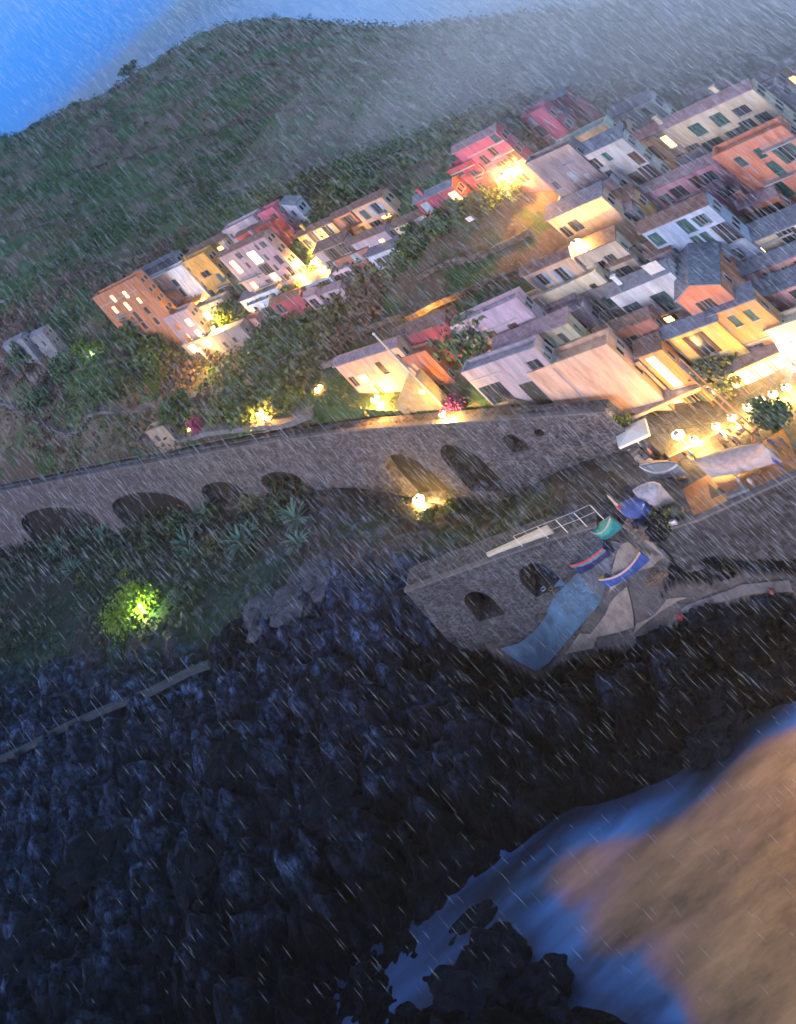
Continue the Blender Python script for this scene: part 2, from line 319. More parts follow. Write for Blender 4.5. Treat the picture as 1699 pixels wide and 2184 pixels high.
    at_ = me.attributes.new('rock', 'FLOAT', 'POINT'); at_.data.foreach_set('value', np.where(flat, 1, rk).astype(np.float32))
    a2 = me.attributes.new('paved', 'FLOAT', 'POINT'); a2.data.foreach_set('value', (flat | ramp | plat).astype(np.float32))
    ob = bpy.data.objects.new('terrain', me); C.objects.link(ob); kind(ob, 'structure')
    m = bpy.data.materials.new('land'); m.use_nodes = True; nt = m.node_tree; N = nt.nodes; L = nt.links; b = N['Principled BSDF']
    g = N.new('ShaderNodeNewGeometry')
    def noise(s, det=7):
        n = N.new('ShaderNodeTexNoise'); n.inputs['Scale'].default_value = s; n.inputs['Detail'].default_value = det; n.inputs['Roughness'].default_value = .65
        L.new(g.outputs['Position'], n.inputs['Vector']); return n
    def ramp_(src, stops):
        r = N.new('ShaderNodeValToRGB'); e = r.color_ramp.elements; e[0].position, e[0].color = stops[0][0], stops[0][1]+(1,); e[1].position, e[1].color = stops[-1][0], stops[-1][1]+(1,)
        for p, c in stops[1:-1]: q = e.new(p); q.color = c+(1,)
        L.new(src, r.inputs[0]); return r
    gr = ramp_(noise(.05).outputs[0], [(.36, (.07, .12, .045)), (.47, (.05, .11, .05)), (.53, (.13, .11, .08)), (.60, (.15, .11, .10)), (.68, (.08, .13, .06))])
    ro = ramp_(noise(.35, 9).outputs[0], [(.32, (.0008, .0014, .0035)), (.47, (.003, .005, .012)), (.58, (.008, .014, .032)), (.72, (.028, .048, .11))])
    pv = ramp_(noise(.5).outputs[0], [(.35, (.08, .08, .095)), (.6, (.14, .13, .135)), (.7, (.10, .10, .11))])
    ra = N.new('ShaderNodeAttribute'); ra.attribute_name = 'rock'; pa = N.new('ShaderNodeAttribute'); pa.attribute_name = 'paved'
    m1 = N.new('ShaderNodeMix'); m1.data_type = 'RGBA'; L.new(ra.outputs['Fac'], m1.inputs[0]); L.new(gr.outputs[0], m1.inputs[6]); L.new(ro.outputs[0], m1.inputs[7])
    m2 = N.new('ShaderNodeMix'); m2.data_type = 'RGBA'; L.new(pa.outputs['Fac'], m2.inputs[0]); L.new(m1.outputs[2], m2.inputs[6]); L.new(pv.outputs[0], m2.inputs[7])
    # rock is paler higher up and darker near the water, and cracks split both
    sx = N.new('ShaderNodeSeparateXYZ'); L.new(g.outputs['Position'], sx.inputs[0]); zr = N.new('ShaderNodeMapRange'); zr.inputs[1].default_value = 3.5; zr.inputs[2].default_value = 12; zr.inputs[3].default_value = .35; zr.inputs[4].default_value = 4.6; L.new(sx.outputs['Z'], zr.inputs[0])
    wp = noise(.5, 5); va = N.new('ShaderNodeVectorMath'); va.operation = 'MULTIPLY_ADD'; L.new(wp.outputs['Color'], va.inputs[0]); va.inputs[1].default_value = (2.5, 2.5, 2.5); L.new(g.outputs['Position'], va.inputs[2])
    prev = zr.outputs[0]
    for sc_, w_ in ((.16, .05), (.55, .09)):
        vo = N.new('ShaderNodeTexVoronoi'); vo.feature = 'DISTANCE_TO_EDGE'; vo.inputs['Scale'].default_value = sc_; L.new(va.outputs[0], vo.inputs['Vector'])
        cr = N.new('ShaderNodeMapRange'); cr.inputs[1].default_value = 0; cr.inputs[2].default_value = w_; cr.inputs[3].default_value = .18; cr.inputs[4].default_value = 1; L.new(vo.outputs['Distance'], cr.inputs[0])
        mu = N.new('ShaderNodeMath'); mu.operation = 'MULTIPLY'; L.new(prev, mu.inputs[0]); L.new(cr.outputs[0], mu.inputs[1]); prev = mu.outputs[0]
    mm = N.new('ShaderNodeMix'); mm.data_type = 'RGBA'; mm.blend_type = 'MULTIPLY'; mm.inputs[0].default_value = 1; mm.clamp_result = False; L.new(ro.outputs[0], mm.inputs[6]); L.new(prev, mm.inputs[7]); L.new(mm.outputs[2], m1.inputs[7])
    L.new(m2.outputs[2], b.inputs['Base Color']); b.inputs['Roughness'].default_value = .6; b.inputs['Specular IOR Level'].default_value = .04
    bp = N.new('ShaderNodeBump'); bp.inputs['Strength'].default_value = .9; bp.inputs['Distance'].default_value = .6
    L.new(noise(1.6, 9).outputs[0], bp.inputs['Height']); L.new(bp.outputs[0], b.inputs['Normal'])
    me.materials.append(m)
    return x, y, z, rk, (flat | ramp | plat)
TX, TY, TZ, TRK, TFL = build_land()

# sea
def build_sea():
    mb = MB(); n = 60; k = 14000
    xs = [-k, -600, -300, -150]+[-150+2*i for i in range(1, 160)]+[230, 400, 900, k]; ys = [20, 60]+[60+2*i for i in range(1, 60)]+[200, 260, 400, 900, 3000, k]
    for j in range(len(ys)-1):
        for i in range(len(xs)-1): mb.poly([(xs[i], ys[j], 0), (xs[i+1], ys[j], 0), (xs[i+1], ys[j+1], 0), (xs[i], ys[j+1], 0)])
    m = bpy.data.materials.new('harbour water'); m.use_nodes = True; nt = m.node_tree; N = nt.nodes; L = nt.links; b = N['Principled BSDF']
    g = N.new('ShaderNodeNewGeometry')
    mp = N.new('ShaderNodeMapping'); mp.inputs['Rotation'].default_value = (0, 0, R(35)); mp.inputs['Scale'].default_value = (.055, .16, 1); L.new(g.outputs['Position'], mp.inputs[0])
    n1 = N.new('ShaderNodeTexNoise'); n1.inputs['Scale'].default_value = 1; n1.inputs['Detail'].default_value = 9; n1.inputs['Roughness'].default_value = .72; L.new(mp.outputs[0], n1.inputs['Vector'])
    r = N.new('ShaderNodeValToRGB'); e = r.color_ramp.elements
    e[0].position = .34; e[0].color = (.075, .05, .03, 1); e[1].position = .66; e[1].color = (.40, .245, .125, 1); L.new(n1.outputs[0], r.inputs[0])  # tan tones put the golden lamp reflection into the base colour
    # pale surf drawn out along the rocks: an attribute of the water sheet measured from the shore
    at_ = N.new('ShaderNodeAttribute'); at_.attribute_name = 'surf'
    mx = N.new('ShaderNodeMix'); mx.data_type = 'RGBA'; fm = N.new('ShaderNodeMath'); fm.operation = 'MULTIPLY_ADD'; n3 = N.new('ShaderNodeTexNoise'); n3.inputs['Scale'].default_value = .25; n3.inputs['Detail'].default_value = 5; L.new(mp.outputs[0], n3.inputs['Vector']); n3.inputs['Scale'].default_value = .8
    sb_ = N.new('ShaderNodeMath'); sb_.operation = 'SUBTRACT'; L.new(n3.outputs[0], sb_.inputs[0]); sb_.inputs[1].default_value = .5
    L.new(sb_.outputs[0], fm.inputs[0]); fm.inputs[1].default_value = .9; L.new(at_.outputs['Fac'], fm.inputs[2])
    n5 = N.new('ShaderNodeTexNoise'); n5.inputs['Scale'].default_value = 1.0; n5.inputs['Detail'].default_value = 6; mp5 = N.new('ShaderNodeMapping'); mp5.inputs['Rotation'].default_value = (0, 0, R(-35)); mp5.inputs['Scale'].default_value = (.035, .15, 1); L.new(g.outputs['Position'], mp5.inputs[0]); L.new(mp5.outputs[0], n5.inputs['Vector']); k5 = N.new('ShaderNodeMapRange'); k5.inputs[1].default_value = .38; k5.inputs[2].default_value = .66; k5.inputs[3].default_value = .12; k5.inputs[4].default_value = 1.7; L.new(n5.outputs[0], k5.inputs[0])
    r2 = N.new('ShaderNodeValToRGB'); e2 = r2.color_ramp.elements; e2[0].position = .25; e2[0].color = (.36, .20, .16, 1); e2[1].position = .95; e2[1].color = (.015, .04, .12, 1)
    for p_, c_ in ((.38, (.24, .14, .22, 1)), (.52, (.05, .14, .36, 1)), (.8, (.025, .08, .24, 1))): q_ = e2.new(p_); q_.color = c_
    L.new(fm.outputs[0], r2.inputs[0]); fk = N.new('ShaderNodeMapRange'); fk.inputs[1].default_value = .0; fk.inputs[2].default_value = .6; L.new(fm.outputs[0], fk.inputs[0])
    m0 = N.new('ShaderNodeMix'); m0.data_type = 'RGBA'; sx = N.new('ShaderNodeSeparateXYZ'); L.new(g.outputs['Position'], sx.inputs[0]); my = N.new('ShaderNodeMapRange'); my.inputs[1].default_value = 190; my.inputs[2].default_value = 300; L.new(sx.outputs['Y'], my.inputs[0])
    L.new(my.outputs[0], m0.inputs[0]); m0.inputs[7].default_value = (.20, .42, .85, 1); rr_ = N.new('ShaderNodeMapRange'); rr_.inputs[3].default_value = .45; rr_.inputs[4].default_value = .08; L.new(my.outputs[0], rr_.inputs[0]); L.new(rr_.outputs[0], b.inputs['Roughness'])  # far water's base colour is brightened to imitate reflected sky
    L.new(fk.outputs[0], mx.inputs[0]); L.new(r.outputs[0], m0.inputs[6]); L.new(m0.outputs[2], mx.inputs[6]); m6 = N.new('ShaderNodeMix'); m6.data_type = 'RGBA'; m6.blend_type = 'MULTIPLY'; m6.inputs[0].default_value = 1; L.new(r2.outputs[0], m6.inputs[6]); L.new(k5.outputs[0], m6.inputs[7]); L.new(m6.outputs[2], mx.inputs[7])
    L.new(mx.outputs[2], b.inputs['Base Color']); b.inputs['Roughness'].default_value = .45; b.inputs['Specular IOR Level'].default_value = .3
    bp = N.new('ShaderNodeBump'); bp.inputs['Strength'].default_value = .25; bp.inputs['Distance'].default_value = .5; L.new(n1.outputs[0], bp.inputs['Height']); L.new(bp.outputs[0], b.inputs['Normal'])
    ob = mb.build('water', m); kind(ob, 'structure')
    me = ob.data; co = np.empty(len(me.vertices)*3); me.vertices.foreach_get('co', co); co = co.reshape(-1, 3)
    z = ground(np.clip(co[:, 0], -200, 260), np.clip(co[:, 1], 95, 800))
    s = np.clip((z+6.6)/6.2, 0, 1)*(co[:, 1] < 200)*(np.abs(co[:, 0]) < 200)
    a = me.attributes.new('surf', 'FLOAT', 'POINT'); a.data.foreach_set('value', s.astype(np.float32))
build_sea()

# ------------------------------------------------------------ stone walls
def pieces_on(poly, top, openings, depth, base, mats, name, label, cat, thick=.7, step=.45):
    """wall along a plan polyline; openings = (s0, s1, zbottom, zspring, rise): arched niches with jambs, soffit and a back wall"""
    mb = MB(); S = [0]
    for i in range(1, len(poly)): S.append(S[-1]+(poly[i].xy-poly[i-1].xy).length)
    def pos(s, off=0):
        s = max(0, min(S[-1], s)); i = 1
        while i < len(S)-1 and S[i] < s: i += 1
        t = (s-S[i-1])/(S[i]-S[i-1]); p = poly[i-1].lerp(poly[i], t); d = (poly[i].xy-poly[i-1].xy).normalized()
        return Vector((p.x-d.y*off, p.y+d.x*off, 0)), top(p, s)
    def prof(o, s):
        s0, s1, zb, zs, rise = o; c = (s0+s1)/2; h = (s1-s0)/2
        return zs+rise*math.sqrt(max(0, 1-((s-c)/h)**2))
    cuts = set(np.arange(0, S[-1], step*3))|{S[-1]}|set(S)
    for o in openings: cuts |= set(np.linspace(o[0], o[1], 15))
    cuts = sorted(cuts)
    for a, b in zip(cuts[:-1], cuts[1:]):
        if b-a < 1e-4: continue
        pa, ta = pos(a); pb, tb = pos(b); qa, _ = pos(a, depth); qb, _ = pos(b, depth); ma = (a+b)/2
        ba, bb = base(pa), base(pb); o = next((o for o in openings if o[0] <= ma <= o[1]), None)
        V = lambda p, z: (p.x, p.y, z)
        if o is None: mb.poly([V(pa, ba), V(pb, bb), V(pb, tb), V(pa, ta)])
        else:
            za, zb_ = prof(o, a), prof(o, b)
            mb.poly([V(pa, za), V(pb, zb_), V(pb, tb), V(pa, ta)])
            mb.poly([V(pa, za), V(qa, za), V(qb, zb_), V(pb, zb_)])
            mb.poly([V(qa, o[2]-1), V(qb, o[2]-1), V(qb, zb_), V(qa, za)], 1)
            if o[2] > base(pa): mb.poly([V(pa, ba), V(pb, bb), V(pb, o[2]), V(pa, o[2])]); mb.poly([V(pa, o[2]), V(pb, o[2]), V(qb, o[2]), V(qa, o[2])])
        ra, _ = pos(a, thick); rb, _ = pos(b, thick)
        mb.poly([V(pa, ta), V(pb, tb), V(rb, tb), V(ra, ta)]); mb.poly([V(rb, bb), V(ra, ba), V(ra, ta), V(rb, tb)])
    for o in openings:
        for s in o[:2]:
            p, _ = pos(s); q, _ = pos(s, depth); z0 = min(o[2], base(p))-.5 if o[2] <= base(p) else o[2]
            mb.poly([(p.x, p.y, z0), (q.x, q.y, z0), (q.x, q.y, o[3]), (p.x, p.y, o[3])])
    e = poly[0]; t = empty(name, (e.x, e.y, base(e)), label, cat)
    w = mb.build('masonry', mats, t)
    cop = MB()
    for a, b in zip(cuts[:-1], cuts[1:]):
        if b-a < 1e-4: continue
        p1, t1 = pos(a, -.18); p2, t2 = pos(b, -.18); q1, _ = pos(a, min(.7, thick)); q2, _ = pos(b, min(.7, thick)); h = Vector((0, 0, .22)); u = Vector((0, 0, 1))
        cop.hexa([p1+u*t1, p2+u*t2, q2+u*t2, q1+u*t1, p1+u*t1+h, p2+u*t2+h, q2+u*t2+h, q1+u*t1+h])
    cop.build('coping', M['coping'], t)
    return t, S, pos
def s_of(poly, px, py, fr):   # arc length and height where the sight line meets the wall
    r = ray(*fp(fr, px, py)); acc = 0; best = None
    for i in range(1, len(poly)):
        a, b = poly[i-1].xy, poly[i].xy; d = b-a; n = Vector((-d.y, d.x)); den = r.xy.dot(n)
        k = a.dot(n)/den; p = CAM+r*k; t = (p.xy-a).dot(d)/d.length_squared
        if -.001 <= t <= 1.001 or (i == len(poly)-1 and t > 1) : best = (acc+t*d.length, p.z); break
        acc += d.length
    return best
WP = [Vector((p.x, p.y, p.z)) - Vector((.35, .5, 0)) for p in WL]
def arch(fr, l, r_, topp, foot, poly=WP):
    s0 = s_of(poly, *l, fr)[0]; s1 = s_of(poly, *r_, fr)[0]; zt = s_of(poly, *topp, fr)[1]; zb = s_of(poly, *foot, fr)[1]
    w = abs(s1-s0)/2; rise = min(w, max(1.2, (zt-zb)*.45)); return (min(s0, s1), max(s0, s1), zb, zt-rise, rise)
ops = [arch('m', (120, 740), (455, 660), (330, 625), (150, 830)), arch('m', (570, 660), (935, 620), (800, 548), (640, 750)),
       arch('m', (1010, 570), (1215, 545), (1140, 500), (1080, 640)), arch('m', (1310, 515), (1490, 480), (1420, 452), (1360, 570)),
       arch('n', (615, 885), (880, 870), (770, 810), (900, 1100)), arch('n', (965, 825), (1180, 800), (1090, 748), (1200, 1040)),
       arch('n', (1340, 725), (1470, 720), (1395, 692), (1440, 800)), arch('n', (1540, 690), (1610, 672), (1570, 660), (1580, 705))]
ops.sort(); ops2 = []
for o in ops:
    if ops2 and o[0] < ops2[-1][1]+.4: o = (ops2[-1][1]+.4,)+o[1:]
    if o[1]-o[0] > .8: ops2.append(o)
fMb = lambda p: float(fM([p.x], [p.y])[0])-1.5
terr_wall, WS, wpos = pieces_on(WP, lambda p, s: p.z+.5, ops2, 2.4, fMb, [M['stone'], mat('painted recess shade', (.014, .012, .014), .9, .3)], 'arched_retaining_wall', 'long dark stone retaining wall with round arched niches below the coast road', 'wall', step=.6, thick=2.9)  # niche back walls are coloured near black to stand in for shade
# white posts of the road railing: fifteen posts and two wires
rail = empty('road_railing', (WP[0].x, WP[0].y, WP[0].z), 'thin railing with pale blue posts running along the top of the arched stone wall', 'railing')
for k, (x, y) in enumerate([(-60, 580), (25, 568), (178, 540), (328, 515), (470, 492), (608, 472), (750, 458), (882, 442), (1037, 412), (1187, 386), (1337, 365), (1490, 345)]):
    s = s_of(WP, x, y, 'm')
    if not s: continue
    p, t = wpos(s[0], .05); mb = MB(); mb.tube([(p.x, p.y, t), (p.x, p.y, t+2.4)], .11, 5); mb.build('post', M['metal'], rail)
s1 = s_of(WP, 1490, 345, 'm')[0]; mb = MB()
for h in (1.2, 2.35):
    pts = [Vector((wpos(s, .05)[0].x, wpos(s, .05)[0].y, wpos(s)[1]+h)) for s in np.linspace(0, s1, 24)]
    mb.tube(pts, .03, 4)
mb.build('wire', M['metal'], rail)

# quay wall below the landing with its two boat caves, and the sea wall of the square
q1 = [Vector((p.x, p.y, p.z)) - Vector((.2, .45, 0)) for p in EL[:4]]
cv = [arch('o', (80, 1110), (300, 1090), (175, 1052), (240, 1230), q1), arch('n', (650, 1110), (800, 1120), (720, 1065), (760, 1180), q1) if False else None]
cv = [c for c in cv if c]
c2s = s_of(q1, -150, 1240, 'o'); 
fLb = lambda p: float(fL([p.x], [p.y])[0])-2
if c2s: cv.append((c2s[0]-2.2, c2s[0]+2.2, 7.2, 9.2, 2.0))
cv.sort(); print('caves', [tuple(round(v, 1) for v in c) for c in cv], 'niches', [tuple(round(v, 1) for v in c) for c in ops2])
pieces_on(q1, lambda p, s: p.z+.1, cv, 4.5, fLb, [M['stoned'], M['black']], 'landing_wall', 'dark stone wall under the landing with two arched boat caves', 'wall', thick=5.0)  # black back walls paint in the darkness of the caves
q2 = [Vector((p.x, p.y, p.z)) - Vector((.2, .45, 0)) for p in EL[4:]]
pieces_on(q2, lambda p, s: p.z+.05, [], 1, fLb, [mat('sea wall stone', (.045, .05, .068), .75, .35, .35, .9, 2.2, col2=(.018, .02, .03), rubble=1.1)]*2, 'sea_wall', 'tall plain dark sea wall holding up the orange lit boat square', 'wall')

# ------------------------------------------------------------ houses
HCOL = dict(terra=(.42, .17, .08), white=(.58, .58, .62), ochre=(.50, .28, .07), lilac=(.34, .29, .36), grey=(.30, .28, .33), crimson=(.32, .055, .085), magenta=(.42, .10, .18),
            pinklilac=(.46, .33, .42), bluew=(.38, .46, .62), orange=(.58, .26, .09), coral=(.55, .20, .12), peach=(.60, .38, .26), cream=(.62, .52, .38), beige=(.50, .40, .31), pink=(.56, .28, .26),
            salmon=(.62, .38, .27), olive=(.36, .33, .22), brick=(.34, .13, .09), dull=(.26, .22, .24), paleblue=(.42, .50, .62), rose=(.60, .28, .38), pinkw=(.58, .42, .50), brown=(.24, .15, .12), yellow=(.62, .40, .12), mauve=(.32, .24, .30))
WT = dict(g=('green', 'open'), b=('brown', 'open'), k=('dark', 'open'), p=('pale', 'open'), G=('green', 'shut'), B=('brown', 'shut'), K=('dark', 'shut'), T=('teal', 'shut'), P=('pale', 'shut'),
          o=(None, 'dark'), l=('dark', 'lit'), L=(None, 'lit'), y=(None, 'litw'), m=(None, 'litd'), D=('dark', 'door'))
DBG = []
def hit(px, py):
    ds = np.concatenate([np.arange(135, 420, 1.), np.arange(420, 660, 2.)])
    r = ray(px, py); x = r.x/r.y*ds; z = HC+r.z/r.y*ds; g = ground(x, ds); k = np.nonzero(z < g)[0]
    return float(ds[k[0]]) if len(k) else 0
def house(label, fr, L, Rt, T, d, azd, col, wins=(), roof='gable', roofm='tile', D=8., ext=7., cat='house', name='house', group=None, balc=(), awn=(), band=(), pipe=(), chim=0, eave=.35, rise=.28, ww=1.15, wh=1.7, drop=0):
    a = R(azd); U = Vector((math.cos(a), math.sin(a), 0)); Nn = Vector((math.sin(a), -math.cos(a), 0)); Bk = -Nn
    hd_ = hit(*fp(fr, *L)); d = hd_-1 if hd_ else d
    D = max(2.8, D*.4); rise = rise*.7
    O = at(*L, d, fr)
    def st(px, py, fr_=fr):
        r = ray(*fp(fr_, px, py)); k = (O-CAM).dot(Nn)/r.dot(Nn); p = CAM+r*k; return (p-O).dot(U), p.z
    s1 = st(*Rt)[0]; z1 = st(*T)[1]; z0 = O.z-ext; zb = O.z-drop
    s1 *= 1.14 if fr in 'abcDm' else 1.36; z1 += .9 if fr in 'abcDm' else 1.3
    if s1 < 2: s1 = 2.
    if s1 > 40: s1 = 40
    Q = lambda s, z, b=0: O+U*s+Bk*b+Vector((0, 0, z-O.z))
    root = empty(name, Q(s1/2, zb), label, cat, group)
    rects = []
    for w in wins:
        cx, cz = st(w[0], w[1]); k = w[2]; w_ = (w[3] if len(w) > 3 else 1)*ww*1.15; h_ = (w[4] if len(w) > 4 else 1)*wh*1.12
        a0, a1, b0, b1 = cx-w_/2, cx+w_/2, cz-h_/2, cz+h_/2
        if a0 < .25: a1 += .25-a0; a0 = .25
        if a1 > s1-.25: a0 -= a1-s1+.25; a1 = s1-.25
        a0 = max(.2, a0); b1 = min(b1, z1-.2)
        if a1-a0 < .4 or b1-b0 < .5 or b0 < z0: continue
        if any(a0 < r[1]+.08 and a1 > r[0]-.08 and b0 < r[3]+.08 and b1 > r[2]-.08 for r in rects): continue
        rects.append((a0, a1, b0, b1, k))
    if fr in 'dehbf' and not any(q in label for q in ('plain', 'one ', 'two ', 'single', 'little', 'garage', 'chapel')):
        g_ = random.Random(len(label)*7+int(s1*10)); nc = int((s1-.8)//2.5)
        for jj in range(int((z1-z0-1)//3)):
            for ii in range(nc):
                cx = .9+(ii+.5)*(s1-1.8)/max(1, nc); cz = z1-1.75-3.0*jj; a0, a1, b0, b1 = cx-.5, cx+.5, cz-.8, cz+.8
                if b0 < z0+5 or any(a0 < r[1]+.75 and a1 > r[0]-.75 and b0 < r[3]+.3 and b1 > r[2]-.3 for r in rects): continue
                rects.append((a0, a1, b0, b1, g_.choice('kGKooGg')))
    mb = MB(); xs = sorted({0, s1}|{r[0] for r in rects}|{r[1] for r in rects}); zs = sorted({z0, z1}|{r[2] for r in rects}|{r[3] for r in rects})
    for i in range(len(xs)-1):
        for j in range(len(zs)-1):
            cx, cz = (xs[i]+xs[i+1])/2, (zs[j]+zs[j+1])/2
            if xs[i+1]-xs[i] < 1e-5 or zs[j+1]-zs[j] < 1e-5: continue
            if any(r[0] < cx < r[1] and r[2] < cz < r[3] for r in rects): continue
            mb.poly([Q(xs[i], zs[j]), Q(xs[i+1], zs[j]), Q(xs[i+1], zs[j+1]), Q(xs[i], zs[j+1])])
    rv = .22
    for r in rects:
        c = [(r[0], r[2]), (r[1], r[2]), (r[1], r[3]), (r[0], r[3])]
        for q in range(4):
            p, n = c[q], c[(q+1) % 4]; mb.poly([Q(*p), Q(*p, rv), Q(*n, rv), Q(*n)])
        mb.poly([Q(r[0], r[2], rv), Q(r[1], r[2], rv), Q(r[1], r[3], rv), Q(r[0], r[3], rv)])
    hr = D/2*rise*2 if roof == 'gable' else (s1/2*rise*2 if roof == 'front' else 0)
    mb.poly([Q(s1, z0), Q(s1, z0, D), Q(s1, z1, D), Q(s1, z1)]); mb.poly([Q(0, z0, D), Q(0, z0), Q(0, z1), Q(0, z1, D)]); mb.poly([Q(s1, z0, D), Q(0, z0, D), Q(0, z1, D), Q(s1, z1, D)])
    if roof == 'gable': mb.poly([Q(0, z1, D), Q(0, z1), Q(0, z1+hr, D/2)]); mb.poly([Q(s1, z1), Q(s1, z1, D), Q(s1, z1+hr, D/2)])
    elif roof == 'front': mb.poly([Q(0, z1), Q(s1, z1), Q(s1/2, z1+hr)]); mb.poly([Q(s1, z1, D), Q(0, z1, D), Q(s1/2, z1+hr, D)])
    elif roof == 'flat': mb.poly([Q(0, z1-.02), Q(s1, z1-.02), Q(s1, z1-.02, D), Q(0, z1-.02, D)])
    sw = []
    for kz in range(1, int((z1-z0-5)/3.1)+1):
        for b_ in (D*.3, D*.72):
            zc = z1-3.1*kz+.9; sw.append((b_, zc))
    cc_ = HCOL[col] if isinstance(col, str) else col
    wc = plaster(tuple(min(.78, v*1.22+.02) for v in cc_))
    mb.build('wall', wc, root)
    rb = MB(); e = eave; th = .16
    if roof == 'gable':
        for b0, b1 in ((-e, D/2), (D+e, D/2)):
            za, zb_ = z1-e*rise*2*.9, z1+hr
            P4 = [Q(-e, za+.02, b0), Q(s1+e, za+.02, b0), Q(s1+e, zb_+.02, b1), Q(-e, zb_+.02, b1)]
            rb.hexa(P4+[p+Vector((0, 0, th)) for p in P4])
    elif roof == 'front':
        for x0, x1 in ((-e, s1/2), (s1+e, s1/2)):
            za, zb_ = z1-e*rise*2*.9, z1+hr
            P4 = [Q(x0, za+.02, -e), Q(x1, zb_+.02, -e), Q(x1, zb_+.02, D+e), Q(x0, za+.02, D+e)]
            rb.hexa(P4+[p+Vector((0, 0, th)) for p in P4])
    elif roof == 'shed':
        P4 = [Q(-e, z1+.02, -e), Q(s1+e, z1+.02, -e), Q(s1+e, z1+D*.22, D+e), Q(-e, z1+D*.22, D+e)]; rb.hexa(P4+[p+Vector((0, 0, th)) for p in P4])
    else:
        for p, q in (((0, 0), (s1, .3)), ((0, D-.3), (s1, D)), ((0, .3), (.3, D-.3)), ((s1-.3, .3), (s1, D-.3))):
            rb.box(Q(p[0]-.05, z1, p[1]-.05), U*(q[0]-p[0]+.1), Bk*(q[1]-p[1]+.1), (0, 0, .55))
    ro = rb.build('roof' if roof != 'flat' else 'parapet', M[roofm] if roof != 'flat' else wc, root)
    for k in range(chim):
        cb = MB(); s = s1*(.25+.5*k); b = D*(.3+.35*(k % 2)); zc = z1+(hr*.4 if roof == 'gable' else 0)
        cb.cbox(Q(s, zc-.3, b), .7, .6, 1.8, a); cb.cbox(Q(s, zc+1.5, b), .9, .8, .18, a, 0); cb.build('chimney', wc, ro)
    for (b_, zc) in sw[:8]:
        if D < 3.2 and b_ > D/2: continue
        w = MB(); w.box(Q(s1+.01, zc-.1, b_-.5), U*.14, Bk*1.0, (0, 0, .1)); w.box(Q(s1+.01, zc, b_-.45), U*.07, Bk*.08, (0, 0, 1.3)); w.box(Q(s1+.01, zc, b_+.37), U*.07, Bk*.08, (0, 0, 1.3)); w.box(Q(s1+.01, zc+1.22, b_-.37), U*.07, Bk*.74, (0, 0, .08)); wo = w.build('side_window', M['frame'], root)
        w = MB(); w.box(Q(s1+.012, zc, b_-.37), U*.03, Bk*.74, (0, 0, 1.22)); w.build('pane', M['darkglass'], wo)
    for r in rects:
        cn, stl = WT[r[4]]; w = MB(); f = .07
        for q in (((r[0], r[2]), (r[1]-r[0], f)), ((r[0], r[3]-f), (r[1]-r[0], f)), ((r[0], r[2]+f), (f, r[3]-r[2]-2*f)), ((r[1]-f, r[2]+f), (f, r[3]-r[2]-2*f)), (((r[0]+r[1])/2-f/2, r[2]+f), (f, r[3]-r[2]-2*f))):
            if stl in ('shut',) and q[1][0] == f and abs(q[0][0]-(r[0]+r[1])/2) < .1: continue
            w.box(Q(q[0][0], q[0][1], rv-.06), U*q[1][0], Bk*.05, (0, 0, q[1][1]))
        w.box(Q(r[0]-.12, r[2]-.12, -.1), U*(r[1]-r[0]+.24), Bk*.13, (0, 0, .1))
        wo = w.build('window' if stl != 'door' else 'door', M['frame'], root)
        pb = MB(); pb.box(Q(r[0]+f, r[2]+f, rv-.03), U*(r[1]-r[0]-2*f), Bk*.02, (0, 0, r[3]-r[2]-2*f))
        gm = {'lit': 'lit', 'litw': 'litw', 'litd': 'litd'}.get(stl, 'darkglass')
        if stl != 'shut': pb.build('pane', M[gm], wo)
        if cn and stl in ('open', 'lit', 'door'):
            hw = (r[1]-r[0])/2
            for sd_, x0 in ((0, r[0]-hw*.95), (1, r[1]+hw*.95)):
                sb = MB(); xa = max(0.02, min(x0, r[0]-.04)) if sd_ == 0 else r[1]+.04; xb = r[0]-.04 if sd_ == 0 else min(s1-.02, x0)
                if xb-xa < .15 or any(xa < q[1] and xb > q[0] and r[2] < q[3] and r[3] > q[2] for q in rects if q is not r): continue
                n = 5; hh = (r[3]-r[2])/n
                sb.box(Q(xa, r[2], -.04), U*(xb-xa), Bk*.03, (0, 0, r[3]-r[2]))
                for q in range(n): sb.box(Q(xa+.06, r[2]+q*hh+.06, -.065), U*(xb-xa-.12), Bk*.02, (0, 0, hh-.12))
                sb.build('shutter', M[cn], wo)
        elif cn and stl == 'shut':
            hw = (r[1]-r[0])/2
            for q in (0, 1):
                sb = MB(); xa = r[0]+q*hw+.015; sb.box(Q(xa, r[2]+.02, rv-.1), U*(hw-.03), Bk*.04, (0, 0, r[3]-r[2]-.04))
                n = 6; hh = (r[3]-r[2])/n
                for j in range(n): sb.box(Q(xa+.07, r[2]+j*hh+.06, rv-.125), U*(hw-.17), Bk*.02, (0, 0, hh-.11))
                sb.build('shutter', M[cn], wo)
    for (x0, y0, x1, y1) in band:
        p, q = st(x0, y0), st(x1, y1); bb = MB(); zz = (p[1]+q[1])/2; bb.box(Q(max(0, p[0]), zz, -.09), U*(min(s1, q[0])-max(0, p[0])), Bk*.085, (0, 0, .28)); bb.build('cornice', M['ridge'], root)
